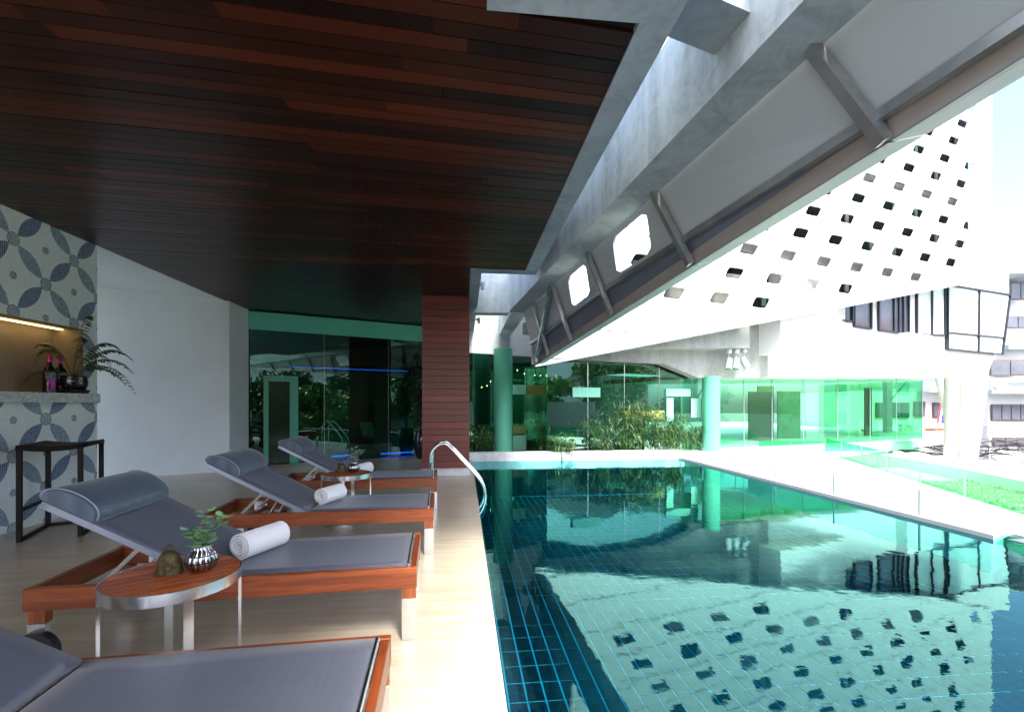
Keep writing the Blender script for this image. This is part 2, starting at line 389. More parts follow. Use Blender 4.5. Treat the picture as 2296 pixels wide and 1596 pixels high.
# pool
pool = thing('pool_basin', 'dark tiled pool basin under clear water', 'pool', kind='structure')
PX0, PX1, PY0, PY1 = EDGE, 5.75, -4.2, 11.7
MB().box(PX0, PX1 + .2, PY0, PY1, FLOOR_P - .2, FLOOR_P).build('basin_floor', 'grout', pool)
m = MB(); m.box(PX0 - .02, PX0 + .004, PY0, PY1, FLOOR_P, -.35); m.box(PX1 + .2, PX1 + .4, PY0, PY1, -1.1, -.06); m.box(PX0, PX1, PY1 - .004, PY1 + .02, FLOOR_P, -.28)
m.build('basin_wall', 'pool_tile', pool)
TX, TY, GP = .150, .25, .008
tile_me = None; rest = MB(); cells = []
ny = int((PY1 - 2.6) / TY); nx = int((PX1 - PX0) / TX) + 1
for j in range(-18, ny):
    for i in range(nx):
        x, y = PX0 + (i + .5) * TX, 2.6 + (j + .5) * TY
        if y > PY1 - .1: continue
        p = Vector((x, y)); zc = x * SN + y * CS; xc = x * CS - y * SN
        vis = zc > 3.55 and abs(xc / zc) < 1.1
        cells.append((0 if vis else 1, zc, x, y))
cells.sort()
for k, (nv, zc, x, y) in enumerate(cells):
    if k < 290:
        if tile_me is None:
            o = MB().box(-TX / 2 + GP, TX / 2 - GP, -TY / 2 + GP, TY / 2 - GP, 0, .012, b=.002).build('tile', 'pool_tile', pool); tile_me = o.data
        else:
            o = bpy.data.objects.new('tile', tile_me); sc.collection.objects.link(o); o.parent = pool
        o.location = (x, y, FLOOR_P)
    else:
        rest.add([(x + a * (TX / 2 - GP), y + b_ * (TY / 2 - GP), FLOOR_P + .012) for a, b_ in ((-1, -1), (1, -1), (1, 1), (-1, 1))], [(0, 1, 2, 3)])
o = rest.build('tile_field', 'pool_tile', pool); o['kind'] = 'stuff'
wtr = MB().add([(PX0, PY0, WATER), (PX1 + .2, PY0, WATER), (PX1 + .2, PY1, WATER), (PX0, PY1, WATER)], [(0, 1, 2, 3)]).build('pool_water', 'water')
tag(wtr, 'still pool water mirroring the building', 'water', kind='structure')
cp = MB().box(EDGE - .1, PX1 + .02, PY1, PY1 + .42, -.4, .15, b=.012).build('pool_coping', 'coping')
tag(cp, 'raised pale coping across the far end of the pool', 'coping', kind='structure')
m = MB().box(EDGE, PX1, PY1 + .42, 19.5, -.4, -.02); m.build('planting_bed', 'soil'); tag(bpy.data.objects['planting_bed'], 'dark planting bed behind the far pool coping', 'bed', kind='structure')
# right terrace
m = MB().prism([(5.62, 4.40), (7.0, 5.1), (10.2, 12.2), (12.2, 14.2), (22, 19), (22, 34), (PX1 + .03, 34), (PX1 + .03, 12.12), (5.62, 12.12)], -.4, 0.0)
o = m.build('terrace', 'terrace_white'); tag(o, 'white sunlit terrace along the right side of the pool', 'terrace', kind='structure')
m = MB().box(5.78, 5.98, -4.2, 4.39, -.5, -.045); o = m.build('pool_edge', 'hedge_wall'); tag(o, 'dark overflow edge at the near right of the pool', 'pool edge', kind='structure')
# garden and parapet
o = MB().prism([(10.3, 14.6), (26, 14.6), (26, 0), (7.2, 0), (7.08, 5.1), (10.28, 12.2)], -1.1, -.8).build('garden_floor', 'garden_slab'); tag(o, 'sunken pale garden floor beyond the glass balustrade', 'garden', kind='structure')
outer = [(1784, 1005), (2067, 1019.5), (2296, 1039), (2800, 1082)]; inner = [(1840, 1009), (1966, 1016.7), (2127, 1045.6), (2296, 1078), (2800, 1175)]
po = [xy(G(x, y, -.48)) for x, y in outer]; pi_ = [xy(G(x, y, -.48)) for x, y in inner]
o = MB().prism(po[::-1] + pi_, -1.15, -.48).build('parapet_wall', 'facade_white'); tag(o, 'low broad white parapet closing the garden from the street', 'parapet')

# ================================================================== OUR BUILDING: ceiling
ceil = thing('ceiling', 'dark red timber board ceiling over the loungers', 'ceiling', kind='structure')
def right_edge(y): return .12 if y < 2.5 else (.97 if y < 7.35 else .10)
PW, SLOPE = .112, math.tan(R(5)); field = MB(); boards = []
row = 0; y0 = -4.0
while y0 < 13.4:
    xr = right_edge(y0 + PW / 2 + SLOPE * .1); x = -4.93
    cuts = [x]; q = random.uniform(.8, 2.6)
    while x + q < xr - .5:
        x += q; cuts.append(x); q = random.uniform(1.3, 2.9)
    cuts.append(xr)
    for a, b_ in zip(cuts, cuts[1:]): boards.append((y0, a + .0015, b_ - .0015))
    y0 += PW; row += 1
def board_mb(mb, y, a, b_):
    g_ = .0035; dz = random.uniform(-.0015, .0015)
    lo = [(a, y + SLOPE * a + g_), (b_, y + SLOPE * b_ + g_), (b_, y + SLOPE * b_ + PW - g_), (a, y + SLOPE * a + PW - g_)]
    return mb.prism(lo, CEIL + dz, CEIL + .02)
vis = sorted([b_ for b_ in boards if 1.55 < b_[0] < 7.4], key=lambda q: q[0])[:290]
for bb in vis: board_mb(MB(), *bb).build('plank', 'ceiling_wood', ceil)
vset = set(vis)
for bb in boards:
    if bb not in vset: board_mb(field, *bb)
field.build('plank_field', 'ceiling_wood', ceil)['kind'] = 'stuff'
m = MB(); m.box(-5.0, .12, -4.2, 14.0, CEIL + .03, CEIL + .3); m.box(.12, .97, 2.5, 7.35, CEIL + .03, CEIL + .3); m.build('backing', 'black_gap', ceil)
# concrete edge strips
rim = thing('concrete_roof', 'grey concrete roof edge stepping round the timber ceiling', 'roof')
m = MB()
m.box(.12, 1.17, 2.30, 2.50, CEIL - .012, 4.15); m.box(.97, 1.17, 2.5, 7.55, CEIL - .012, 4.15); m.box(.10, .97, 7.35, 7.55, CEIL - .012, 4.15)
m.box(.10, .28, 7.55, 13.6, CEIL - .012, 4.15); m.box(.12, .30, -4.2, 2.30, CEIL - .012, 4.15)
m.build('rim_band', 'concrete_swirl', rim)
MB().box(-9, .10, -4.2, 14.5, 4.15, 4.4).build('roof_slab', 'concrete', rim)
MB().box(.10, .97, 2.5, 7.35, 4.15, 4.4).build('roof_slab', 'concrete', rim)
MB().prism([(.05, 2.4), (2.5, 2.4), (1.6, 10.2), (.05, 10.2)], 6.2, 6.45).build('sun_block_slab', 'slab_white', rim)  # unseen slab added to keep direct sun out of the roof gap
# mosaic wall with niche
WX = -4.95
mw = thing('mosaic_wall', 'blue and white petal mosaic wall with a lit niche', 'wall')
m = MB()
m.box(WX - 1.9, WX, -4.2, 6.83, 0, 1.414)
m.box(WX - 1.9, WX, -4.2, 6.83, 2.37, CEIL + .02)
m.box(WX - 1.9, WX, 6.60, 6.83, 1.41, 2.375)
m.build('mosaic_face', 'mosaic', mw)
m = MB(); m.box(WX - 1.9, WX - .36, 2.4, 6.6, 1.45, 2.37); m.box(WX - .36, WX - .004, 6.597, 6.6, 1.5, 2.37); m.box(WX - .36, WX - .004, 2.4, 6.6, 2.366, 2.37)
m.build('niche_lining', 'niche_brown', mw)
MB().box(WX - .26, WX - .22, 2.6, 6.57, 2.352, 2.364).build('light_strip', 'led_warm', mw)
sh = MB().box(WX - .36, -4.78, 2.0, 6.65, 1.414, 1.53, b=.006).build('shelf', 'marble', mw); sh['label'] = 'grey veined white marble shelf'
# alcove walls
o = thing('alcove_wall', 'plain white recessed wall beside the mosaic', 'wall')
a0, a1 = Vector((-4.86, 10.19)), Vector((-6.69, 9.29)); dv = (a1 - a0).normalized(); nv = Vector((dv.y, -dv.x)); 
if nv.y < 0: nv = -nv
e = a0 + dv * 4.2
MB().prism([xy(a0), xy(e), xy(e + nv * .3), xy(a0 + nv * .3)], 0, 3.62).build('wall_face', 'white_plaster', o)
MB().box(-5.1, -4.86, 10.19, 11.06, 0, 3.62).build('return', 'white_plaster', o)
MB().box(-9, WX + .02, 6.83, 11.2, CEIL + .025, CEIL + .12).build('soffit', 'white_plaster', o)
# timber clad column
col = thing('timber_column', 'square column clad in red brown horizontal boards by the pool corner', 'column', (-.36, 9.66, 0))
hw = .46; z = .136
while z < CEIL - .01:
    h = min(.1295, CEIL - z)
    MB().box(-hw, hw, -hw, hw, z + .002, z + h - .003, b=.002).build('board', 'column_wood', col); z += .1295
MB().box(-hw + .015, hw - .015, -hw + .015, hw - .015, 0, CEIL).build('core', 'black_gap', col)
MB().box(-hw - .02, hw + .02, -hw - .09, hw + .02, 0, .134, b=.004).build('plinth', 'coping', col)

# beams
def cbox(mb, a, b, wl, wr, z0, z1):       # beam between camera-plan points a,b, left/right widths
    A, B = cw(*a), cw(*b); dd = (B - A).normalized(); rt = Vector((dd.y, -dd.x, 0))
    return mb.prism([xy(A - rt * wl), xy(A + rt * wr), xy(B + rt * wr), xy(B - rt * wl)], z0, z1)
bl = lambda zc: -.1952 * zc + 1.936
o = cbox(MB(), (bl(-3.5), -3.5), (bl(10.4), 10.4), 0, .34, 3.44, 4.26).build('roof_beam', 'concrete_pale'); tag(o, 'long pale concrete beam running diagonally over the pool', 'beam')
o = cbox(MB(), (.0, 10.33), (-.37, 13.75), 0, .36, 3.46, 4.2).build('roof_beam', 'concrete_pale'); tag(o, 'short concrete beam end meeting the far grey wall', 'beam')
A, B = cw(bl(3.065), 3.065), cw(bl(2.73), 2.73)
o = MB().prism([xy(A), xy(B), (1.16, 2.42), (1.16, 2.76)], 3.70, 4.3).build('cross_beam', 'concrete'); tag(o, 'dark cross beam at the near corner of the timber ceiling', 'beam')
A, B = cw(bl(10.2), 10.2), cw(bl(10.4), 10.4)
o = MB().prism([(.1, 10.25), (.1, 10.55), xy(B + Vector((0, .15, 0))), xy(A)], 3.40, 5.4).build('cross_beam', 'concrete_pale'); tag(o, 'bright deep cross beam behind the timber column', 'beam')
o = cbox(MB(), (.33, 12.0), (1.1, 12.4), .12, .12, 3.2, 3.5).build('cross_beam', 'concrete'); tag(o, 'small concrete cross beam by the steel posts', 'beam')
# little steel wall lamps on the rim
for k, (x, y, zc, lab) in enumerate(((1077, 641, 8.9, 'steel cylinder lamp on the ceiling rim, nearer of two'), (1064, 719, 11.2, 'steel cylinder lamp on the ceiling rim, farther of two'))):
    p = P(x, y, zc); p.x = .35
    t_ = thing('wall_lamp', lab, 'lamp', p, 0, 'wall lamps on the ceiling rim')
    MB().lathe([(.034, -.07), (.036, -.06), (.036, .07), (.03, .075)], 20).build('lamp_body', 'steel', t_, True)
    MB().box(-.075, -.03, -.02, .02, .0, .05).build('bracket', 'steel_dark', t_)

# ================================================================== FAR GLASS WALL (25 degrees)
GA = Vector((-4.85, 11.05, 0)); GD = Vector((math.cos(R(25)), math.sin(R(25)), 0)); GN = Vector((GD.y, -GD.x, 0))   # GN towards the camera
def gpt(s, off=0, z=0): p = GA + GD * s - GN * off; return Vector((p.x, p.y, z))
def gplate(mb, s0, s1, z0, z1, off, th=.02): return mb.prism([xy(gpt(s0, off)), xy(gpt(s1, off)), xy(gpt(s1, off + th)), xy(gpt(s0, off + th))], z0, z1)
def g_s(x):     # distance along glass for pixel column x
    u = (x - CX) / FPX; dx, dy = SN + u * CS, CS - u * SN
    det = dx * GD.y - dy * GD.x; zc = (GA.x * GD.y - GA.y * GD.x) / det
    return (Vector((dx * zc, dy * zc, 0)) - GA).dot(GD)
gw = thing('spa_glass_wall', 'tall dark green glass wall behind the loungers', 'glass wall')
js = [0.02, g_s(727), g_s(871), g_s(1000)]
for a, b_ in zip(js, js[1:]): gplate(MB(), a + .004, b_ - .004, 0.02, 3.46, 0, .012).build('pane', 'spa_glass', gw)
gplate(MB(), -.05, js[-1], 3.09, 3.50, -.012, .01).build('film_band', 'jade_film', gw)
for s in js[1:3]: gplate(MB(), s - .003, s + .003, 0, 3.46, -.003, .02).build('joint', 'steel', gw)
# door seen through the glass
dr = bpy.data.objects.new('door', None); sc.collection.objects.link(dr); dr.parent = gw; dr['label'] = 'jade framed dark door'
s0, s1 = g_s(591), g_s(660)
for a, b_, z0, z1 in ((s0, s0 + .10, 0, 2.05), (s1 - .1, s1 + .08, 0, 2.05), (s0 + .1, s1 - .1, 1.92, 2.05)): gplate(MB(), a, b_, z0, z1, -.03, .03).build('frame', 'door_jade', dr)
gplate(MB(), s0 + .1, s1 - .1, 0.02, 1.92, -.014, .01).build('leaf', 'door_dark', dr)
# spa room shell
rm = thing('spa_room', 'dark interior of the spa behind the glass', 'room', kind='structure')
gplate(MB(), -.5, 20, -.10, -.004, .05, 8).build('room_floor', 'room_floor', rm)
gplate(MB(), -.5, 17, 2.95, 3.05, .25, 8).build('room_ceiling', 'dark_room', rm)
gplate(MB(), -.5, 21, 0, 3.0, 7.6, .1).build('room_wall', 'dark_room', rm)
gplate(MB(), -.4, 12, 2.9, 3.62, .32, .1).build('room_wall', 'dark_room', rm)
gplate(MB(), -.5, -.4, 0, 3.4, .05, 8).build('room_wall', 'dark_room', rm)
for x0, x1 in ((748, 795), (862, 935)):
    s0, s1 = g_s(x0), g_s(x1)
    o = gplate(MB(), s0, s1, .05, .09, .30, .04).build('floor_light', 'led_blue'); tag(o, 'blue floor light strip behind glass, %s' % ('left of two' if x0 < 800 else 'right of two, near the column'), 'light strip', 'blue floor lights')
    o = gplate(MB(), s0 - .15, s1 + .15, .1, 2.3, .42, .06).build('divider', 'dark_room'); tag(o, 'dark teal divider panel lit blue at its foot, %s' % ('left of two' if x0 < 800 else 'right of two'), 'panel', 'dividers in the spa')
o = gplate(MB(), g_s(655), g_s(925), 2.29, 2.302, .40, .03).build('ceiling_light', 'led_blue'); tag(o, 'thin blue light line high behind the left glass', 'light strip')

# right run of glass below the far concrete wall
fw = thing('far_wall', 'pale concrete wall hanging above the far glass', 'wall')
S0, S1 = g_s(1040), g_s(1489)
gplate(MB(), S0 - 1.2, S1, 2.86, 6.6, -.04, .3).build('wall_face', 'concrete_pale', fw)
rg = thing('far_glass_wall', 'long green glass wall across the far end of the pool', 'glass wall')
KV, XV, ZV = .40, 5.47, 13.6
VHYP = math.hypot(1, KV); VD0 = (cw(1 / VHYP, KV / VHYP) - cw(0, 0)); VN0 = Vector((VD0.y, -VD0.x, 0))
def vg(x, off, z): p = LN(x, HY, ZV + off * VHYP, KV, XV); return Vector((p.x, p.y, z))
jx = [1000, 1128, 1222]
for a, b_ in zip(jx, jx[1:]): gplate(MB(), g_s(a) + .004, g_s(b_) - .004, -.3, 2.85, 0.02, .012).build('pane', 'green_glass', rg)
for x in jx[1:-1]: gplate(MB(), g_s(x) - .006, g_s(x) + .006, -.3, 2.85, .0, .02).build('joint', 'steel', rg)
vx = [1226, 1318, 1400, 1478, 1552, 1600]
for a, b_ in zip(vx, vx[1:]):
    A0, A1 = vg(a, .42, -.02), vg(b_, .42, -.02); d_ = (A1 - A0).normalized() * .004
    MB().slab([A0 + d_, A1 - d_, A1 - d_ + Vector((0, 0, 2.62)), A0 + d_ + Vector((0, 0, 2.62))], -VN0 * .012).build('pane', 'green_glass', rg)
for x in vx[1:-1]: MB().box(-.006, .006, -.01, .01, -.02, 2.6, Matrix.Translation(vg(x, .415, 0))).build('joint', 'steel', rg)
A0, A1 = vg(1226, .43, -.02), gpt(g_s(1222), .03, -.02)
MB().slab([A0, A1, A1 + Vector((0, 0, 2.62)), A0 + Vector((0, 0, 2.62))], (.012, 0, 0)).build('return_pane', 'green_glass', rg)
def rcol(x, zc, r, z1, lab):
    p = P(x, HY, zc); o = thing('round_column', lab, 'column', (p.x, p.y, -.3), 0, 'round columns at the far glass')
    MB().lathe([(r, 0), (r, z1 + .3)], 40).build('shaft', 'column_glass_tint', o, True)
rcol(1128, 13.15, .265, 2.95, 'round column coloured with the green cast of the far glass, by the timber column')
# sign panels inside
for k, (x0, x1, y0, y1, mt, lab) in enumerate((
        (1150, 1180, 863, 884, 'panel_white', 'small pale green wall panel right of the first round column'),
        (1182, 1246, 864, 886, 'panel_yellow', 'long olive wall panel above the lounge chairs'),
        (1284, 1346, 869, 890, 'panel_white', 'long pale green wall panel under the tree reflection'),
        (1150, 1180, 975, 1010, 'panel_white', 'white cabinet panel at the foot of the first round column'),
        (1150, 1180, 955, 973, 'panel_yellow', 'yellow box panel above the white cabinet'),
        (1400, 1490, 920, 941, 'panel_yellow', 'wide yellow panel behind the bamboo'),
        (1494, 1548, 872, 888, 'panel_white', 'bright panel left of the second round column top'),
        (1495, 1510, 892, 945, 'panel_white', 'narrow upright bright green panel behind bamboo'),
        (1550, 1572, 893, 936, 'panel_white', 'upright white panel touching the second round column'),
        (1410, 1440, 968, 982, 'panel_yellow', 'low yellow panel behind the bamboo'))):
    pc = (x0 + x1) / 2
    if x0 < 1226:
        q0, q1 = gpt(g_s(x0), -.03), gpt(g_s(x1), -.03); fw_ = cw(0, 1); u0 = P(x0, y1, q0.dot(fw_)); u1 = P(x1, y0, q1.dot(fw_))
    else: u0 = LN(x0, y1, ZV + .36 * VHYP, KV, XV); u1 = LN(x1, y0, ZV + .36 * VHYP, KV, XV)
    a = Vector((u0.x, u0.y, 0)); dn = Vector((u1.x - u0.x, u1.y - u0.y, 0)); L = dn.length; dn.normalize()
    M_ = Matrix.Translation((u0.x, u0.y, u0.z)) @ Matrix.Rotation(math.atan2(dn.y, dn.x), 4, 'Z'); hh = u1.z - u0.z
    m = MB().box(0, L, 0, .012, 0, hh, M_, b=.004); o = m.build('display_board', mt); tag(o, lab, 'panel', 'panels in the far room')

# ================================================================== PERFORATED FACADE
KB, XB, ZB = .40, .525, 10.5
hyp = math.hypot(1, KB); BD = cw(1 / hyp, KB / hyp) - cw(0, 0); BN = Vector((BD.y, -BD.x, 0)); B0 = cw(XB, ZB)
def bpt(s, z, off=0): p = B0 + BD * s - BN * off; return Vector((p.x, p.y, z))
pf = thing('perforated_facade', 'huge white facade pierced by slanted rounded openings', 'facade')
ci, cj, rh, s00, z00 = 1.54, .541, .73, 3.966, 4.259
edge_z = lambda s: 2.26 + (5.64 - 2.26) / 16.53 * s
SMAX, ZMAX = 19.0, 14.2
def clip(poly, fn):
    outp = []
    for k in range(len(poly)):
        a, b_ = poly[k], poly[(k + 1) % len(poly)]; fa, fb = fn(a), fn(b_)
        if fa >= 0: outp.append(a)
        if fa * fb < 0:
            q = fa / (fa - fb); outp.append((a[0] + (b_[0] - a[0]) * q, a[1] + (b_[1] - a[1]) * q))
    return outp
sk = cj / rh
def rounded_para(cx_, cz, w_, h_, skew, n=28, p=6.0):
    pts = []
    for k in range(n):
        q = 2 * math.pi * (k + .5) / n; c, s_ = math.cos(q), math.sin(q); rr = (abs(c) ** p + abs(s_) ** p) ** (-1 / p)
        a, b_ = rr * c * w_ / 2, rr * s_ * h_ / 2; pts.append((cx_ + a + b_ * skew, cz + b_))
    return pts
def para_outer(cx_, cz, w_, h_, skew, n=28):
    pts = []
    for k in range(n):
        q = 2 * math.pi * (k + .5) / n; c, s_ = math.cos(q), math.sin(q); m_ = max(abs(c), abs(s_)); a, b_ = c / m_ * w_ / 2, s_ / m_ * h_ / 2
        pts.append((cx_ + a + b_ * skew, cz + b_))
    for sa in ((1, 1), (-1, 1), (-1, -1), (1, -1)):     # snap nearest sample to the corner
        tgt = (cx_ + sa[0] * w_ / 2 + sa[1] * h_ / 2 * skew, cz + sa[1] * h_ / 2)
        kk = min(range(n), key=lambda i: (pts[i][0] - tgt[0]) ** 2 + (pts[i][1] - tgt[1]) ** 2); pts[kk] = tgt
    return pts
TH = .05
def flush_panel(mb):
    if mb.v: mb.build('panel', 'facade_white', pf)
for j in range(-4, 14):
    cz = z00 + j * rh; grp = MB(); cnt = 0
    for i in range(-12, 16):
        cx_ = s00 + i * ci + j * cj
        g_ = .014
        corners = [(cx_ + sx * ci / 2 + sz * rh / 2 * sk, cz + sz * rh / 2) for sx, sz in ((-1, -1), (1, -1), (1, 1), (-1, 1))]
        first, last = cnt % 3 == 0, cnt % 3 == 2
        if all(edge_z(s) <= z_ - .05 and .3 < s < SMAX and z_ < ZMAX for s, z_ in corners) and j >= 0:
            l, r_ = cx_ - ci / 2, cx_ + ci / 2
            wdt = ci - (2 * g_ if first or last else 0)
            if i % 3 == 0: flush_panel(grp); grp = MB()
            ou = para_outer(cx_, cz, ci - (g_ if i % 3 == 0 else 0), rh - 2 * g_, sk); hole = rounded_para(cx_ - .02, cz, .60, .31, sk * .85)
            grp.ring([bpt(s, z_) for s, z_ in ou], [bpt(s, z_) for s, z_ in hole], -BN * TH)
        else:
            q = [(s, z_ - (g_ if z_ > cz else -g_)) for s, z_ in corners]
            q = clip(q, lambda a: a[1] - edge_z(a[0])); q = q and clip(q, lambda a: a[0] - 0.0); q = q and clip(q, lambda a: SMAX - a[0])
            if len(q) >= 3:
                if i % 3 == 0: flush_panel(grp); grp = MB()
                grp.slab([bpt(s, z_) for s, z_ in q], -BN * TH)
    flush_panel(grp)
# lower trim and building behind the openings
m = MB(); m.slab([bpt(0, 2.26 - .03, -.01), bpt(SMAX, edge_z(SMAX) - .03, -.01), bpt(SMAX, edge_z(SMAX), -.01), bpt(0, 2.26, -.01)], -BN * .25); m.build('bottom_trim', 'pale_metal', pf)
ib = thing('inner_facade', 'shaded inner storeys glimpsed through the facade openings', 'building')
def bclip(q, e=.25): return [bpt(a, b_, off_) for a, b_ in clip(q, lambda a: a[1] - edge_z(a[0]) - e)]
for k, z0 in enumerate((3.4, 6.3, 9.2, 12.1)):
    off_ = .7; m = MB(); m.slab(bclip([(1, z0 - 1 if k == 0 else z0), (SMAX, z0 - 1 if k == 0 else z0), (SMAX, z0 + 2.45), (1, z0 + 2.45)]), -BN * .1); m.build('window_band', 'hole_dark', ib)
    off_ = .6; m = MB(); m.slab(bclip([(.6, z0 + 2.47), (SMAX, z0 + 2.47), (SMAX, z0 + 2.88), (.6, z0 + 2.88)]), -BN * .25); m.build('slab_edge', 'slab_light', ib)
for s in [1.5 + 1.27 * k for k in range(14)]:
    zb = edge_z(s) + .5
    m = MB(); m.slab([bpt(s, zb, .66), bpt(s + .16, zb, .66), bpt(s + .16, 14, .66), bpt(s, 14, .66)], -BN * .04); m.build('mullion', random.choice(('slab_light', 'green_blind', 'window_frame', 'hole_dark')), ib)

# ================================================================== SLANTED SKIRT WITH FASCIA (our building)
def F(zc): D_ = 10.5 - zc; return (.525 + .2 * D_, zc, 2.26 + .0744 * D_)
def BE(zc): return (bl(zc) + .352, zc, 3.47)
def A(zc, t, off=0):
    f_, b_ = F(zc), BE(zc); p0, p1 = cw(f_[0], zc, f_[2]), cw(b_[0], zc, b_[2]); p = p0.lerp(p1, t)
    nrm = Vector((p1.z - p0.z, 0, -(p1.x - p0.x))).normalized(); return p + nrm * off       # outward (+X) normal
skt = thing('slanted_skirt', 'slanted grey panel skirt with steel struts above the pool', 'skirt')
stations = [10.42, 9.25, 7.87, 6.2, 4.4, 2.57, .7, -1.3, -3.3]
def TRf(zc): return max(.16, min(.40, .10 + .05 * zc))
def lens_quad(za, zb, ta, tb, n=20):
    c = [A(za, ta), A(zb, ta), A(zb, tb), A(za, tb)]
    return c
for k, (za, zb) in enumerate(zip(stations, stations[1:])):
    def bil(u, v):
        zc = za + (zb - za) * u; tr_ = TRf(zc); return A(zc, tr_ + (1.0 - tr_) * v)
    off = Vector((.03, .006, .012))
    if k in (2, 3):
        ou, ho = [], []
        if k == 2: hole = [(.28, .06), (.46, -.0), (.70, .25), (.80, .45), (.76, .86), (.68, .96), (.36, .72), (.24, .5)]
        n = 24
        for q in range(n):
            a = 2 * math.pi * (q + .5) / n; c, s_ = math.cos(a), math.sin(a); mm = max(abs(c), abs(s_)); rr = (abs(c) ** 9 + abs(s_) ** 9) ** (-1 / 9)
            ou.append([.5 + c / mm * .5, .5 + s_ / mm * .5]); ho.append((.50 + rr * c * .235 + rr * s_ * .05, .50 + rr * s_ * .36))
        for sa in ((0, 0), (1, 0), (1, 1), (0, 1)):
            kk = min(range(n), key=lambda i: (ou[i][0] - sa[0]) ** 2 + (ou[i][1] - sa[1]) ** 2); ou[kk] = list(sa)
        MB().ring([bil(*p) for p in ou], [bil(*p) for p in ho], off).build('panel', 'grey_panel', skt)
    else:
        MB().slab([bil(0, 0), bil(1, 0), bil(1, 1), bil(0, 1)], off).build('panel', 'grey_panel', skt)
    MB().slab([A(za, .05, .02), A(zb, .05, .02), A(zb, TRf(zb), .02), A(za, TRf(za), .02)], off).build('lower_panel', 'slate_metal', skt)
    MB().bar(A(za, TRf(za), -.02), A(zb, TRf(zb), -.02), .05, .06).build('rail', 'steel_dark', skt)
    # fascia: brown inner face + pale underside
    f0, f1 = A(za - .006, 0), A(zb + .006, 0)
    ix = Vector((-.035, 0, 0))
    MB().slab([f0 + Vector((-.02, 0, .0)), f1 + Vector((-.02, 0, .0)), f1 + Vector((-.045, 0, .12)), f0 + Vector((-.045, 0, .12))], (.03, 0, 0)).build('fascia', 'brown_metal', skt)
    MB().slab([f0 + Vector((-.022, 0, -.004)), f1 + Vector((-.022, 0, -.004)), f1 + Vector((.20, 0, .05)), f0 + Vector((.20, 0, .05))], (0, 0, .012)).build('drip_plate', 'pale_metal', skt)
for zc in stations[1:-1]:
    MB().bar(A(zc, .03, -.05), A(zc + .1, 1.0, -.05), .06, .07, up=(0, 1, 0)).build('strut', 'steel_dark', skt)
MB().bar(A(8.05, .98, -.05), A(10.2, .05, -.05), .07, .07, up=(0, 1, 0)).build('strut', 'steel_dark', skt)
for zc in (10.35, 10.05): MB().bar(A(zc, .02, -.09), A(zc, .02, -.09) + Vector((0, 0, 1.25)), .055, .055, up=(0, 1, 0)).build('post', 'steel_dark', skt)

# ================================================================== UPPER VOLUME AT RIGHT
KV, XV, ZV = .40, 5.47, 13.6
VD = BD; VN = BN
def vp(x, y, off=0): return LN(x, y, ZV, KV, XV) - VN * off         # off > 0: behind the face
uv = thing('upper_volume', 'white upper storey over the glass pavilion with dark framed windows', 'building')
MB().slab([vp(1215, 806), vp(1300, 806), vp(1488, 815), vp(1566, 847), vp(1722, 847), vp(1722, 560), vp(1215, 560)], -VN * .3).build('facade', 'concrete_facade', uv)  # concrete part; its darker colour also stands in for shade on this side
MB().slab([vp(1722, 847), vp(2068, 847), vp(2212, 847), vp(2228, 800), vp(2262, 655), vp(2262, 600), vp(1722, 560)], -VN * .31).build('facade', 'facade_white', uv)
# soffit
bk = [vp(1566, 847, .3), vp(2212, 847, .3), vp(2212, 847, 5), vp(1566, 847, 5)]
for p in bk[2:]: p.z = bk[0].z if p is bk[3] else bk[1].z
MB().slab(bk, (0, 0, .15)).build('soffit', 'facade_white', uv)
MB().prism([xy(vg(1215, .3, 0)), xy(vg(1575, .3, 0)), xy(vg(1575, 6, 0)), xy(vg(1215, 4, 0))], 2.60, 2.72).build('soffit', 'dark_room', uv)
# block with the spotlights, box bay, small bay
def block(x0, x1, y0, y1, dfront, dfront2, mat, name, dep=0.05):
    a, b_ = vp(x0, y1, -dfront), vp(x1, y1, -dfront2); zt = vp(x0, y0, -dfront).z
    ab, bb_ = vp(x0, y1, dep), vp(x1, y1, dep)
    a = LN(x0, y1, ZV - dfront * hyp, KV, XV); b_ = LN(x1, y1, ZV - dfront2 * hyp, KV, XV)
    ab, bb_ = a - VN * (dfront + dep), b_ - VN * (dfront2 + dep)
    zl = (a.z, b_.z)
    v = [Vector((q.x, q.y, zz)) for q, zz in ((a, zl[0]), (b_, zl[1]), (bb_, zl[1]), (ab, zl[0]))]; v2 = [Vector((q.x, q.y, zt)) for q in v]
    return MB().add(v + v2, [(3, 2, 1, 0), (4, 5, 6, 7), (0, 1, 5, 4), (1, 2, 6, 5), (2, 3, 7, 6), (3, 0, 4, 7)]).build(name, mat, uv)
block(1420, 1681, 600, 780, .55, .55, 'concrete_facade', 'ledge')
block(1750, 1895, 600, 792, .75, .05, 'facade_white', 'bay')
block(2034, 2092, 750, 828, .35, .15, 'facade_white', 'bay')
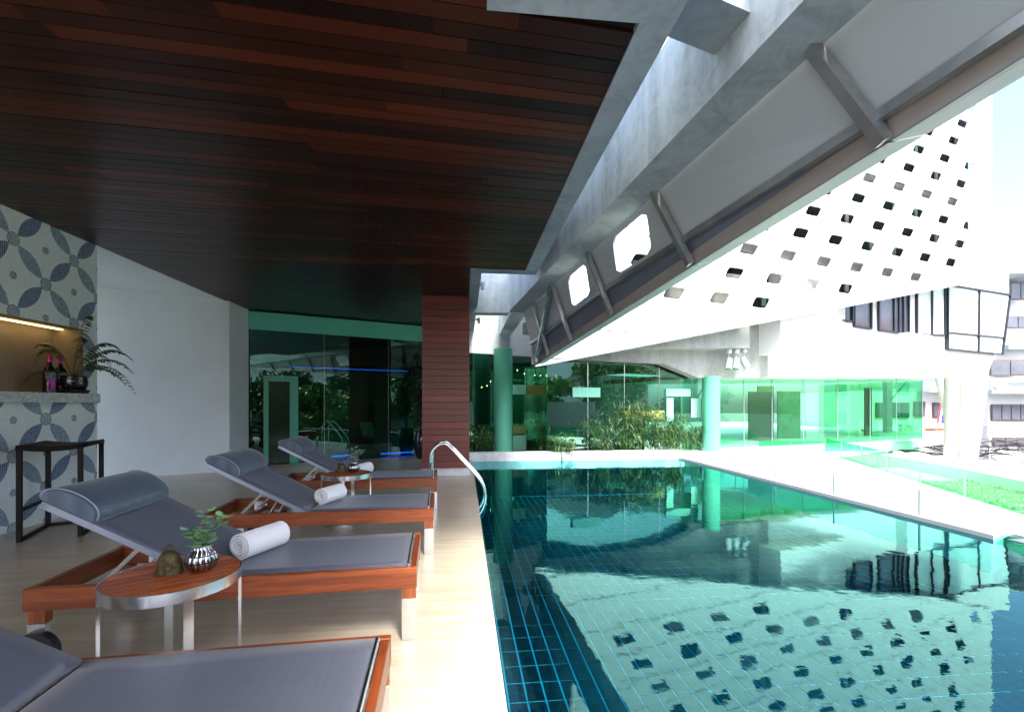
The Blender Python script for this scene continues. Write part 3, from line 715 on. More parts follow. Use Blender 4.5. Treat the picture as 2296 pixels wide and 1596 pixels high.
# windows: (x, y) corners on the face
def window(q, nm=0, mats=('window_frame', 'black_window'), bars=(), off=.05, w_=.07):
    pts = [vp(x, y, -off) for x, y in q]; fr = MB(); 
    for k in range(4): fr.bar(pts[k], pts[(k + 1) % 4], .06, w_, up=VN)
    fo = fr.build('window', mats[0], uv)
    MB().slab([p - VN * .02 for p in pts], -VN * .01).build('pane', mats[1], fo)
    for (a0_, a1_) in bars:
        MB().bar(vp(*a0_, -off), vp(*a1_, -off), .05, w_ * .9, up=VN).build('bar', mats[0], fo)
window([(1780, 700), (1829, 690), (1829, 714), (1780, 706)])
window([(1840, 640), (1908, 640), (1908, 722), (1840, 714)], bars=(((1873, 640), (1873, 718)),))
window([(1912, 640), (1950, 640), (1950, 738), (1912, 732)], mats=('window_frame', 'shop_pane'))
window([(1967, 640), (2034, 640), (2034, 750), (1967, 741)], mats=('window_frame', 'shop_pane'), bars=(((2001, 640), (2001, 746)), ((2012, 640), (2012, 747)), ((2022, 640), (2022, 748))))
plain('bay_pane', (.62, .70, .68), .12, var=.15, scale=1.2)
window([(2052, 640), (2115, 640), (2115, 752), (2052, 750)], mats=('window_frame', 'bay_pane'), bars=(((2086, 640), (2086, 752)),), w_=.09)
window([(2118, 640), (2258, 662), (2240, 795), (2118, 783)], mats=('window_frame', 'bay_pane'), bars=(((2189, 650), (2187, 790)), ((2118, 746), (2246, 758))), off=.09, w_=.10)
# spotlights under the ledge
for k, (x, y, tl, lab) in enumerate(((1634, 785, -.35, 'left'), (1650, 785, -.3, 'middle'), (1668, 783, .55, 'right'))):
    p = LN(x, y, ZV - .4 * hyp, KV, XV)
    t_ = thing('spotlight', 'white cylinder spotlight under the concrete ledge, %s of three' % lab, 'spotlight', p, 0, 'spotlights under the ledge')
    MB().lathe([(.085, 0), (.085, .12)], 20, (0, 0, -.1)).build('base', 'spot_white', t_, True)
    MB().tube([(0, 0, -.1), (0, 0, -.30)], .018).build('stem', 'spot_white', t_)
    dn = Vector((math.sin(tl) * .8, -.25, -1)).normalized(); q = dn.to_track_quat('Z', 'Y').to_matrix().to_4x4(); Mx = Matrix.Translation((0, 0, -.36)) @ q
    hm = MB().lathe([(.075, -.13), (.095, -.11), (.10, .16), (.098, .20)], 22); hm.v = [tuple(Mx @ Vector(v)) for v in hm.v]; hd = hm.build('head', 'spot_white', t_, True)
    lm = MB().lathe([(.08, .195), (.08, .205)], 22); lm.v = [tuple(Mx @ Vector(v)) for v in lm.v]; lm.build('lens', 'lens', hd)

# glass pavilion under the upper volume
pv = thing('glass_pavilion', 'bright green glass pavilion under the white upper storey', 'glass wall')
px = [1600, 1668, 1731, 1801, 1878, 1951, 2010, 2068]
def vpg(x, off, z): p = LN(x, HY, ZV + off * hyp, KV, XV); return Vector((p.x, p.y, z))
for a, b_ in zip(px, px[1:]):
    A0, A1 = vpg(a, .5, .01), vpg(b_, .5, .01); d_ = (A1 - A0).normalized() * .006; zt = 2.14 + (a - 1560) * .0004
    MB().slab([A0 + d_, A1 - d_, A1 - d_ + Vector((0, 0, zt)), A0 + d_ + Vector((0, 0, zt))], -VN * .015).build('pane', 'bright_glass', pv)
for x in px[1:]:
    A0 = vpg(x, .49, .0); MB().box(-.008, .008, -.008, .008, 0, 2.16 + (x - 1560) * .0004, Matrix.Translation(A0)).build('joint', 'pale_metal', pv)
A0 = vpg(2068, .5, 0); A1 = A0 - VN * 4.2
MB().slab([A0, A1, A1 + Vector((0, 0, 2.3)), A0 + Vector((0, 0, 2.3))], VD * .015).build('pane', 'bright_glass', pv)
rcol(1594, 13.75, .25, 2.2, 'round column coloured with the green cast of the glass at the pavilion left corner')
# pavilion interior
for k, (x0, x1, z1, mt, off, lab) in enumerate(((1680, 1735, 1.85, 'dark_seat', 2.2, 'dark screen inside the pavilion beside the round column'), (1700, 1735, 2.1, 'panel_yellow', 2.6, 'pale yellow curtain head inside the pavilion'),
        (1940, 1955, 2.1, 'dark_seat', 2.6, 'slim dark post inside the pavilion right half'), (1745, 1795, 1.9, 'green_blind', 2.6, 'green door panel inside the pavilion'))):
    A0, A1 = vpg(x0, off, 0), vpg(x1, off, 0)
    o = MB().slab([A0, A1, A1 + Vector((0, 0, z1)), A0 + Vector((0, 0, z1))], -VN * .06).build('interior_screen', mt); tag(o, lab, 'screen', 'screens in the pavilion')
# splayed white columns
for k, (xt, yt, xb, yb, r, zc, lab) in enumerate(((2105, 850, 2128, 945, .12, 16.6, 'short white strut leaning left under the upper storey'), (2135, 848, 2130, 1027, .20, 16.4, 'thick white leaning column, leftmost of the splayed set'),
        (2165, 848, 2156, 1027, .36, 16.8, 'broad white round column in the middle of the splayed set'), (2204, 848, 2180, 1030, .16, 16.5, 'slim white column leaning right under the upper storey'))):
    a, b_ = P(xt, yt - 6, zc), P(xb, yb, zc); 
    o = MB().tube([b_, a], [r * .92, r], 20).build('splayed_column', 'column_cream', smooth=True); tag(o, lab, 'column', 'splayed columns')

# ================================================================== BALUSTRADES
b1 = thing('glass_balustrade', 'low clear glass balustrade along the right pool edge', 'balustrade')
ys = [11.66, 10.55, 9.2, 7.95, 6.6, 5.25, 4.45]
for a, b_ in zip(ys, ys[1:]):
    MB().box(5.655, 5.667, b_ + .012, a - .012, -.12, .33).build('pane', 'rail_glass', b1)
for a in ys[:-1]: MB().box(5.652, 5.670, a - .008, a + .008, -.15, .335).build('joint', 'pale_metal', b1)
b2 = thing('glass_balustrade', 'clear green glass balustrade between the terrace and the garden', 'balustrade')
q0, q1 = Vector((10.2, 12.2, 0)), Vector((7.0, 5.1, 0)); n = 6
for k in range(n):
    a, b_ = q0.lerp(q1, k / n + .003), q0.lerp(q1, (k + 1) / n - .003)
    MB().slab([a + Vector((0, 0, -.5)), b_ + Vector((0, 0, -.5)), b_ + Vector((0, 0, .42)), a + Vector((0, 0, .42))], (.012, -.005, 0)).build('pane', 'garden_glass', b2)
    MB().box(-.01, .01, -.01, .01, -.5, .43, Matrix.Translation(q0.lerp(q1, k / n))).build('joint', 'pale_metal', b2)
b3 = thing('glass_balustrade', 'glass balustrade in front of the pavilion above the parapet', 'balustrade')
q0, q1 = vpg(1700, -.5, 0), G(2060, 1012, -.02); n = 5
for k in range(n):
    a, b_ = q0.lerp(q1, k / n + .003), q0.lerp(q1, (k + 1) / n - .003); a.z = b_.z = 0
    MB().slab([a, b_, b_ + Vector((0, 0, .3)), a + Vector((0, 0, .3))], (.012, -.01, 0)).build('pane', 'garden_glass', b3)
# grass squares
gm = MB()
for i in range(9):
    for j in range(18):
        cx_, cy_ = 10.4 + i * .98 + (j % 2) * .14, 3.6 + j * .5
        if cy_ > 11.6: continue
        for k in range(60):
            x, y = cx_ + random.uniform(-.42, .42), cy_ + random.uniform(-.19, .19); a = random.uniform(0, 6.28); h = random.uniform(.05, .11); ww = .025
            gm.add([(x - ww * math.cos(a), y - ww * math.sin(a), -.8), (x + ww * math.cos(a), y + ww * math.sin(a), -.8), (x + random.uniform(-.04, .04), y + random.uniform(-.04, .04), -.8 + h)], [(0, 1, 2)])
        gm.box(cx_ - .42, cx_ + .42, cy_ - .19, cy_ + .19, -.8, -.785)
o = gm.build('grass', 'grass'); tag(o, 'bright green grass squares in the sunken garden', 'grass', kind='stuff')

# ================================================================== STREET BACKGROUND
def fq(x0, y0, x1, y1, zc): return P(x0, y1, zc), P(x1, y1, zc), P(x1, y0, zc), P(x0, y0, zc)
def rectslab(mb, x0, y0, x1, y1, zc, th): return mb.slab(list(fq(x0, y0, x1, y1, zc)), (cw(0, th) - cw(0, 0)))
s1 = thing('shophouse', 'old white shophouse with brown windows behind the splayed columns', 'building')
rectslab(MB(), 1880, 878, 2222, 1290, 27, 6).build('wall', 'house_white', s1)
rectslab(MB(), 2085, 868, 2222, 878, 26.2, 7).build('cornice', 'concrete_pale', s1)
for (x0, y0, x1, y1, mt) in ((2093, 902, 2122, 936, 'shop_pane'), (2195, 902, 2207, 938, 'shop_pane'), (2050, 900, 2075, 934, 'shop_pane'), (2003, 902, 2040, 936, 'shop_pane'), (1965, 902, 1998, 936, 'shop_pane')):
    f_ = rectslab(MB(), x0, y0, x1, y1, 26.9, .08).build('window', 'brown_wood', s1); rectslab(MB(), x0 + 2, y0 + 2, (x0 + x1) / 2 - 1, y1 - 2, 26.85, .03).build('pane', mt, f_); rectslab(MB(), (x0 + x1) / 2 + 1, y0 + 2, x1 - 2, y1 - 2, 26.85, .03).build('pane', mt, f_)
rectslab(MB(), 1990, 970, 2075, 1000, 26.8, .1).build('shopfront', 'black_window', s1)
rectslab(MB(), 1985, 966, 2135, 971, 26.2, .9).build('ledge', 'house_white', s1)
m = MB()
for i in range(5):
    for j in range(6): m.box(0, .12, -.02, .05, 0, .045, Matrix.Translation(P(2098 + i * 6, 978 + j * 4.5, 26.9)))
m.build('vent_block', 'black_gap', s1)
s2 = thing('shophouse', 'taller weathered shophouse with stacked windows at the right frame edge', 'building')
rectslab(MB(), 2216, 850, 2420, 1290, 25, 6).build('wall', 'house_white', s2)
rectslab(MB(), 2232, 640, 2420, 850, 25.5, 6).build('wall', 'house_white', s2)
rectslab(MB(), 2225, 868, 2420, 882, 24.2, 1).build('cornice', 'concrete_pale', s2)
rectslab(MB(), 2230, 848, 2420, 856, 24.5, 1).build('cornice', 'concrete', s2)
rectslab(MB(), 2262, 772, 2420, 782, 24.8, .8).build('cornice', 'concrete', s2)
rectslab(MB(), 2258, 606, 2420, 612, 24.0, 3).build('roof', 'concrete', s2)
for (x0, y0, x1, y1, n) in ((2225, 906, 2310, 943, 2), (2222, 806, 2310, 843, 1), (2256, 708, 2310, 736, 1), (2268, 634, 2310, 672, 1), (2229, 980, 2330, 1000, 2)):
    f_ = rectslab(MB(), x0, y0, x1, y1, 24.9, .1).build('window', 'brown_wood', s2); wv = (x1 - x0) / (2 * n)
    for k in range(2 * n): rectslab(MB(), x0 + k * wv + 1, y0 + 2, x0 + (k + 1) * wv - 1, y1 - 2, 24.85, .03).build('pane', 'shop_pane', f_)
for k, (x, y, zc, lab) in enumerate(((2180, 965, 26.3, 'round grille air conditioner on the ledge left of the plants'), (2233, 965, 24.4, 'air conditioner on the ledge at the foot of the tall shophouse'), (2236, 1020, 24.0, 'grey air conditioner among the cables low at the frame edge'), (2240, 862, 24.2, 'pale air conditioner up on the cornice'), (2040, 962, 26.0, 'air conditioner seen through the green pavilion glass'))):
    p = P(x, y, zc); t_ = thing('air_conditioner', lab, 'air conditioner', p, -YAW, 'air conditioners on the shophouses')
    MB().box(-.42, .42, 0, .3, -.3, .3, b=.02).build('casing', 'ac_cream', t_)
    fm = MB().lathe([(.25, 0), (.25, .02)], 24); fm.v = [(v[0] - .08, -.01 - v[2], v[1]) for v in fm.v]; fm.build('fan_grille', 'concrete_pole', t_)
for k, x in enumerate((2082, 2095, 2108)):
    p = P(x, 968, 26.5); t_ = MB().lathe([(.13, 0), (.19, .3), (.20, .31), (.2, .35)], 16).build('flower_pot', 'terracotta'); t_.location = p - Vector((0, 0, .15)); tag(t_, 'terracotta pot on the shophouse ledge, %s of three' % ('left', 'middle', 'right')[k], 'pot', 'pots on the ledge')
p = P(2122, 905, 25.5); fl = thing('flag', 'small striped flag hanging beside the splayed columns', 'flag', p, -YAW)
for k, mt in enumerate(('flag_red', 'flag_white', 'flag_blue', 'flag_white', 'flag_red')):
    hgt = (.12, .12, .3, .12, .12)
    x = sum(hgt[:k]) - .35; MB().add([(x, 0, 0), (x + hgt[k], .02, -.03), (x + hgt[k] - .15, .06, -1.1), (x - .15, .04, -1.05)], [(0, 1, 2, 3)]).build('stripe', mt, fl)
MB().tube([(-.4, 0, .05), (.5, 0, .15)], .015).build('staff', 'concrete_pole', fl)
# utility pole
p = P(1990, 900, 23); up_ = thing('utility_pole', 'concrete utility pole with crossarm seen through green glass', 'pole', (p.x, p.y, -5), -YAW)
MB().box(-.14, .14, -.14, .14, 0, 9.2, b=.01).build('shaft', 'concrete_pole', up_); MB().box(-1.2, 1.3, -.2, -.14, 7.6, 7.72).build('crossarm', 'concrete_pole', up_)
MB().bar((.05, -.17, 6.6), (.9, -.17, 7.6), .05, .05).build('brace', 'concrete_pole', up_)
for x in (-.9, -.3, .5, 1.0): MB().lathe([(.05, 0), (.08, .05), (.05, .1), (.08, .15), (.04, .22)], 12, (x, -.17, 7.72)).build('insulator', 'insulator', up_, True)
for k in range(14):
    y = 955 + k * 4.6; a, b_ = P(1930, y + random.uniform(-6, 6), 22.7), P(2420, y + random.uniform(-4, 14), 22.2)
    pts = [a.lerp(b_, q / 24) + Vector((0, 0, -.55 * math.sin(math.pi * q / 24) + .05 * math.sin(q * 2.1 + k) + .03 * math.sin(q * 4.7))) for q in range(25)]
    o = MB().tube(pts, random.choice((.012, .018, .03)), 5).build('overhead_cable', 'cable'); tag(o, 'black overhead street cable in front of the shophouses, one of the %s strands' % ('upper' if k < 5 else 'middle' if k < 10 else 'lowest'), 'cable', 'street cables')
for k, (x, y) in enumerate(((1975, 1000), (2105, 1003), (2195, 1008), (2262, 1002))):
    c = P(x, y, 22.3); m = MB()
    for q in range(5):
        pts = [c + Vector((.55 * math.cos(a) * random.uniform(.7, 1.1) + .1 * q, random.uniform(-.03, .03), .2 * math.sin(a) * random.uniform(.7, 1.2))) for a in [i * .35 for i in range(19)]]
        m.tube(pts, .018, 5)
    o = m.build('cable_coil', 'cable'); tag(o, ('tangled cable coil beside the utility pole', 'cable tangle left of the splayed columns', 'cable tangle right of the splayed columns', 'cable tangle at the right frame edge')[k], 'cable', 'cable coils')

# trees and houses to the right, out of frame, that the glass mirrors
def leafball(mb, c, r, n, size, flat=.8):
    for k in range(n):
        d_ = Vector((random.gauss(0, 1), random.gauss(0, 1), random.gauss(0, 1))).normalized() * r * random.uniform(.45, 1.05); d_.z *= flat; p = c + d_
        a, b_, e = (Vector((random.gauss(0, 1), random.gauss(0, 1), random.gauss(0, 1))).normalized() * size for _ in range(3)); mb.add([p - a * .5, p + b_ * .35, p + a * .5, p - b_ * .35], [(0, 1, 2, 3)])
def tree(x, y, h, rr, lab, mt='tree_leaf', n=16):
    t_ = thing('tree', lab, 'tree', (x, y, -5), 0, 'trees beyond the terrace'); m = MB()
    m.tube([(0, 0, 0), (.2, .1, h * .3), (.1, 0, h * .55)], [.35, .25, .15], 10); cs = []
    for k in range(n):
        a = random.uniform(0, 6.28); q = random.uniform(.25, 1) ** .6; c = Vector((math.cos(a) * rr * q, math.sin(a) * rr * q, h * random.uniform(.5, .95)))
        cs.append(c); m.tube([(.1, 0, h * .5), tuple(Vector((.1, 0, h * .5)).lerp(c, .9))], [.09, .03], 6)
    m.build('trunk', 'bark', t_); c_ = MB()
    for c in cs: leafball(c_, c, rr * random.uniform(.3, .5), 420, .34)
    c_.build('crown', mt, t_)
def house(x, y, rz, wd, dp, h, lab, roof='roof_dark'):
    t_ = thing('house', lab, 'house', (x, y, -5), rz, 'houses beyond the terrace')
    MB().box(-wd / 2, wd / 2, -dp / 2, dp / 2, 0, h).build('wall', 'house_white', t_)
    rh_ = 2.6; rf = MB(); e = .6
    rf.add([(-wd / 2 - e, -dp / 2 - e, h), (wd / 2 + e, -dp / 2 - e, h), (wd / 2 + e, dp / 2 + e, h), (-wd / 2 - e, dp / 2 + e, h), (-wd / 2 + dp * .3, 0, h + rh_), (wd / 2 - dp * .3, 0, h + rh_)], [(3, 2, 1, 0), (0, 1, 5, 4), (2, 3, 4, 5), (1, 2, 5), (3, 0, 4)]); rf.build('roof', roof, t_)
    for side in (-1, 1):
        for fl_ in range(int(h // 3)):
            for k in range(int(wd // 2.6)):
                cx_ = -wd / 2 + 1.5 + k * 2.6; z_ = 1.2 + fl_ * 3
                f_ = MB().box(cx_ - .5, cx_ + .5, side * (dp / 2) - .05, side * (dp / 2) + .06, z_, z_ + 1.3).build('window', 'slab_light', t_); MB().box(cx_ - .42, cx_ + .42, side * (dp / 2) - .07, side * (dp / 2) + .08, z_ + .08, z_ + 1.22).build('pane', 'black_window', f_)
    return t_
def mir(x, zv):
    p = P(x, HY, zv); p.z = 0; o_, n_ = (GA, GN) if x < 1190 else (vg(1300, .42, 0), VN0)
    d_ = (p - o_).dot(n_); q = p - n_ * (2 * d_); return q.x, q.y
tree(*mir(1375, 34), 11.2, 2.6, 'broad green tree right of the pool, mirrored in the far glass'); tree(*mir(1535, 36), 10.2, 2.6, 'tall dark tree right of the pool, mirrored behind the bamboo', 'tree_leaf_dark'); tree(*mir(1215, 31), 8.4, 2.0, 'small round tree right of the pool, mirrored beside the round column'); tree(*mir(765, 34), 8.8, 2.3, 'leafy tree at the rear right, mirrored in the spa glass'); tree(*mir(880, 36), 8.6, 2.4, 'dense tree at the far rear right of the deck', 'tree_leaf_dark')
tree(*mir(600, 38), 8.9, 2.8, 'leftmost tree mirrored in the spa glass beside the white wall', 'tree_leaf_dark'); tree(*mir(668, 37), 8.4, 2.5, 'second tree mirrored in the spa glass by the door'); tree(*mir(712, 42), 9.4, 2.6, 'third tree mirrored in the spa glass', 'tree_leaf_dark'); house(*mir(640, 54), R(40), 12, 8, 10.5, 'wide white house mirrored far behind the spa door trees', 'roof_red')
house(*mir(1310, 44), R(70), 8, 7, 11.8, 'white two storey house mirrored behind the broad tree'); house(*mir(1425, 50), R(75), 8, 7, 11.6, 'white house with dark hipped roof mirrored in the far glass'); house(*mir(860, 48), R(45), 9, 8, 11, 'white house mirrored in the spa glass behind trees'); house(*mir(1485, 64), R(80), 9, 8, 16, 'tall plain white house mirrored beyond the dark tree'); house(*mir(1130, 46), R(60), 9, 7, 8.4, 'low white house mirrored beside the timber column')
q_ = cw(44, 27); house(q_.x, q_.y, -YAW, 14, 9, 14, 'white house next along the street right of the tall shophouse'); q_ = cw(56, 12); house(q_.x, q_.y, R(60), 13, 9, 13, 'white house farther along the street at the right', 'roof_red')
o = MB().box(13.2, 13.5, -16, 3.6, -.6, 1.5).build('garden_wall', 'hedge_wall'); tag(o, 'dark grey garden wall right of the terrace', 'wall')

# ================================================================== LOUNGERS
LL, LW, LT = 2.02, .77, .43
BA = R(28.5); HX = -1.12; BLEN = .95
def make_lounger():
    t = thing('sun_lounger', 'teak sun lounger', 'sun lounger', group='teak sun loungers in a row by the pool')
    for s in (-1, 1):
        y = s * (LW / 2 - .019)
        MB().box(-LL, 0, y - .019, y + .019, LT - .12, LT, b=.004).build('side_rail', 'teak', t)
    for x, w_ in ((-LL + .021, .02), (-.02, .018)):
        MB().box(x - w_, x + w_, -LW / 2 + .038, LW / 2 - .038, LT - .115, LT - .004, b=.003).build('end_rail', 'teak_y', t)
    MB().tube([(-.052, -LW / 2 + .04, LT - .002), (-.052, LW / 2 - .04, LT - .002)], .013, 12).build('foot_bar', 'steel', t, True)
    for x in (-.045, -LL + .06):
        for s in (-1, 1):
            y = s * (LW / 2 - .03)
            lg = MB().box(x - .04, x + .04, y - .026, y + .026, .245, LT - .118, b=.003).build('leg', 'teak_z', t)
            MB().box(x - .041, x + .041, y - .027, y + .027, .0 if x > -1 else .07, .245, b=.003).build('sleeve', 'steel', lg)
    for s in (-1, 1):
        wy = s * (LW / 2 + .012); wm = MB(); hb = MB()
        def wheel(mb, prof):
            mb.lathe(prof, 32); mb.v = [(v[0] - LL + .07, wy + v[2], v[1] + .105) for v in mb.v]
        wheel(wm, [(.075, -.022), (.104, -.022), (.105, 0), (.104, .022), (.075, .022)]); wh = wm.build('wheel', 'rubber', t, True)
        wheel(hb, [(.02, -.026), (.076, -.018), (.076, .018), (.02, .026)]); hb.build('hub', 'steel_dark', wh, True)
    # seat sling with slight sag
    n = 14; v = []; f = []
    for i in range(n + 1):
        x = HX + .02 + (-.052 - HX - .02) * i / n
        for j in range(9):
            y = -LW / 2 + .04 + (LW - .08) * j / 8
            v.append((x, y, LT + .008 - .012 * math.sin(math.pi * j / 8) * math.sin(math.pi * i / n) ** .5))
    for i in range(n):
        for j in range(8): f.append((i * 9 + j, i * 9 + 9 + j, i * 9 + 10 + j, i * 9 + 1 + j))
    o = MB().add(v, f).build('seat_sling', 'sling', t, 'all'); md = o.modifiers.new('thick', 'SOLIDIFY'); md.thickness = .008
    MB().tube([(HX, -LW / 2 + .04, LT - .012), (HX, LW / 2 - .04, LT - .012)], .014, 10).build('hinge_bar', 'steel', t, True)
    # backrest
    M_ = Matrix.Translation((HX, 0, LT + .004)) @ Matrix.Rotation(BA, 4, 'Y')        # local -x runs up the slope
    for s in (-1, 1):
        y = s * (LW / 2 - .055); MB().box(-BLEN, .01, y - .015, y + .015, -.045, -.006, M_, b=.003).build('back_rail', 'alu_blue', t)
    MB().box(-BLEN, -BLEN + .03, -LW / 2 + .04, LW / 2 - .04, -.04, -.012, M_).build('back_crossbar', 'alu_blue', t)
    m = MB(); v = []
    for i in range(n + 1):
        x = -BLEN - .005 + (BLEN) * i / n
        for j in range(9):
            y = -LW / 2 + .038 + (LW - .076) * j / 8; v.append(M_ @ Vector((x, y, .004 - .014 * math.sin(math.pi * j / 8) * math.sin(math.pi * i / n))))
    o = m.add(v, f).build('back_sling', 'sling', t, 'all'); md = o.modifiers.new('thick', 'SOLIDIFY'); md.thickness = .008
    # pillow: D section along y
    sec = [(-.975, .002)] + [(-.82 - .155 * math.cos(a) * (1.0 if a < 1.5708 else .95), .008 + .086 * math.sin(a) ** .8) for a in [math.pi * k / 14 for k in range(15)]] + [(-.665, .002)]
    def prow(y, sc_): return [M_ @ Vector((-.82 + (x + .82) * sc_, y, .004 + z * sc_)) for x, z in sec]
    ysr = [(-LW / 2 + .030, .93), (-LW / 2 + .045, 1.0), (-.2, 1.01), (0, 1.015), (.2, 1.01), (LW / 2 - .045, 1.0), (LW / 2 - .030, .93)]
    v = [p for y, q in ysr for p in prow(y, q)]; k_ = len(sec); f2 = []
    for a in range(len(ysr) - 1):
        for b_ in range(k_): f2.append((a * k_ + b_, a * k_ + (b_ + 1) % k_, a * k_ + k_ + (b_ + 1) % k_, a * k_ + k_ + b_))
    f2 += [tuple(range(k_ - 1, -1, -1)), tuple(range(len(v) - k_, len(v)))]
    pil = MB().add(v, f2).build('pillow', 'pillow_fabric', t, True)
    for y, q in (ysr[1], ysr[-2]): MB().tube(prow(y, 1.012)[1:-1], .0045, 6).build('piping', 'piping', pil, True)
    # struts
    for s in (-1, 1):
        y = s * (LW / 2 - .075); a = M_ @ Vector((-.42, y, -.03)); b_ = Vector((HX - .66, y, LT - .10))
        MB().bar(a, b_, .006, .022).build('strut', 'steel_dark', t)
        MB().lathe([(.012, -.012), (.014, 0), (.012, .012)], 12, (a.x, a.y, a.z)).build('bolt', 'chrome', t)
        a2 = M_ @ Vector((-.30, y * .6, -.03)); MB().tube([a2, (HX - .42, y * .6, LT - .11), (HX - .50, y * .6, LT - .10)], .007, 8).build('support_rod', 'steel', t, True)
        MB().box(HX - .70, HX - .58, s * (LW / 2 - .045) - .004, s * (LW / 2 - .045) + .004, LT - .12, LT - .03).build('bracket', 'steel', t)
    MB().box(HX - .62, HX - .58, -LW / 2 + .04, LW / 2 - .04, LT - .115, LT - .07).build('cross_rail', 'teak_y', t)
    return t
pro = make_lounger()
LG = [(-.285, 1.615, 'nearest teak lounger cut by the lower left frame, without towel'),
      (-.305, 3.18, 'teak lounger behind the near round table, large towel roll on it'),
      (-.303, 4.75, 'teak lounger in the middle of the row, second towel roll on it'),
      (-.375, 6.54, 'farthest teak lounger, beside the timber column')]
lo = []
for k, (x, y, lab) in enumerate(LG):
    o = pro if k == 0 else copy_tree(pro); o.location = (x, y, 0); o.rotation_euler.z = R((3.2, 3.5, 2.9, 3.3)[k]); o['label'] = lab; lo.append(o)

def towel(loc, rz, lab, r=.078, ln=.40):
    t = thing('towel_roll', lab, 'towel', loc, rz, 'rolled white towels on the loungers')
    # rolled sheet: spiral section extruded along y
    turns, th = 4.2, .011; n = 150; v = []; f = []; rows = [-ln / 2, -ln / 2 + .006, -ln * .25, 0, ln * .25, ln / 2 - .006, ln / 2]
    ph = [random.uniform(0, 6) for _ in range(4)]
    for ri, y in enumerate(rows):
        for k in range(n):
            q = k / (n - 1); a = -q * turns * 2 * math.pi - .6; rr = .016 + (r - .016) * q
            rr *= 1 + .012 * math.sin(3 * a + ph[0]) * q
            jit = 0
            for e in (0, 1):
                r2 = rr - e * th; v.append((r2 * math.cos(a), y + jit + (.004 * math.sin(9 * q) if ri in (0, 6) else 0), r + r2 * math.sin(a)))
    for ri in range(len(rows) - 1):
        for k in range(n - 1):
            b0 = (ri * n + k) * 2; b1 = ((ri + 1) * n + k) * 2
            f += [(b0, b0 + 2, b1 + 2, b1), (b0 + 1, b1 + 1, b1 + 3, b0 + 3)]
    for ri in (0, len(rows) - 1):
        for k in range(n - 1):
            b0 = (ri * n + k) * 2; f.append((b0, b0 + 1, b0 + 3, b0 + 2))
    e0 = (n - 1) * 2
    for ri in range(len(rows) - 1): f.append((ri * n * 2 + e0, ri * n * 2 + e0 + 1, (ri + 1) * n * 2 + e0 + 1, (ri + 1) * n * 2 + e0))
    MB().add(v, f).build('rolled_sheet', 'terry', t, 'all')
    return t
ZT = LT + .006
towel((-1.32, 3.17, ZT), R(-22), 'large white towel roll on the lounger behind the near table', .085, .34)
towel((-1.31, 4.72, ZT), R(-20), 'white towel roll with visible spiral end on the middle lounger', .082, .31)
towel((-1.38, 6.50, ZT), R(-18), 'white towel roll on the farthest lounger, mostly hidden by the far table', .082, .31)

# ================================================================== SIDE TABLES
LEGA = (R(182), R(278), R(-3), R(92))
def make_table():
    t = thing('side_table', 'round table', 'table', group='round side tables between the loungers'); r, h = .283, .58
    n = 48; k = 0
    x = -r + .004; pw = (2 * r - .008) / 9
    for i in range(9):
        y0, y1 = -r + .006 + i * (2 * r - .012) / 9 + .004, -r + .006 + (i + 1) * (2 * r - .012) / 9 - .004
        rr = r - .006; pts = []
        for q in range(7):
            yy = y0 + (y1 - y0) * q / 6; pts.append((-math.sqrt(max(0, rr * rr - yy * yy)), yy))
        pts = pts + [(-a, b_) for a, b_ in pts[::-1]]
        MB().prism(pts[::-1], h - .022, h + random.uniform(-.0006, .0006)).build('slat', 'table_teak', t)
    outer = [(r * math.cos(2 * math.pi * q / 64), r * math.sin(2 * math.pi * q / 64), h - .05) for q in range(64)]; inn = [(a * .984, b_ * .984, c) for a, b_, c in outer]
    MB().ring(outer, inn, (0, 0, .052)).build('rim', 'steel', t, True)
    MB().lathe([(r * .97, 0), (r * .97, .006)], 48, (0, 0, h - .032)).build('under_plate', 'steel_dark', t)
    for a in LEGA:
        c, s = math.cos(a), math.sin(a); M_ = Matrix.Rotation(a, 4, 'Z')
        MB().box(r - .016, r - .002, -.019, .019, .012, h - .05, M_, b=.002).build('leg', 'steel', t)
    for a0, a1 in ((LEGA[0], LEGA[1]), (LEGA[2], LEGA[3])):
        q = [a0 + (a1 - a0) * i / 14 for i in range(15)]; pts = [((r - .002) * math.cos(a), (r - .002) * math.sin(a)) for a in q] + [((r - .018) * math.cos(a), (r - .018) * math.sin(a)) for a in q[::-1]]
        MB().prism(pts, 0, .03).build('base_arc', 'steel', t)
    return t
t1 = make_table(); t1.location = (-1.395, 2.395, 0); t1.rotation_euler.z = R(33); t1['label'] = 'near round teak table with steel rim in front of the large towel'
t2 = copy_tree(t1); t2.location = (-1.39, 5.66, 0); t2.rotation_euler.z = R(20); t2['label'] = 'far round teak table between the two farthest loungers'

def make_bell(loc, rz, lab):
    t = thing('bell', lab, 'bell', loc, rz, 'bronze bells on the tables')
    MB().lathe([(.050, 0), (.058, .002), (.057, .012), (.050, .05), (.042, .085), (.030, .102), (.012, .110)], 28, sx=1.02, sy=.72).build('body', 'bronze', t, True)
    MB().tube([(.022 * math.cos(a), 0, .104 + .034 * math.sin(a)) for a in [math.pi * k / 12 for k in range(13)]], .005, 8).build('loop', 'bronze', t, True)
    Mb = Matrix.Translation((0, -.0405, .038)) @ Matrix.Rotation(R(-7), 4, 'X')
    em = MB()
    for x0, x1, z0, z1 in ((-.017, .017, -.017, -.014), (-.017, .017, .014, .017), (-.017, -.014, -.014, .014), (.014, .017, -.014, .014),
                           (-.008, .009, -.004, .008), (-.008, -.005, -.011, -.004), (.005, .008, -.011, -.004), (-.0125, -.008, 0, .009), (-.0125, -.0105, -.010, 0)):
        em.box(x0, x1, -.003, .002, z0, z1, Mb)
    em.build('emblem', 'bronze', t); return t
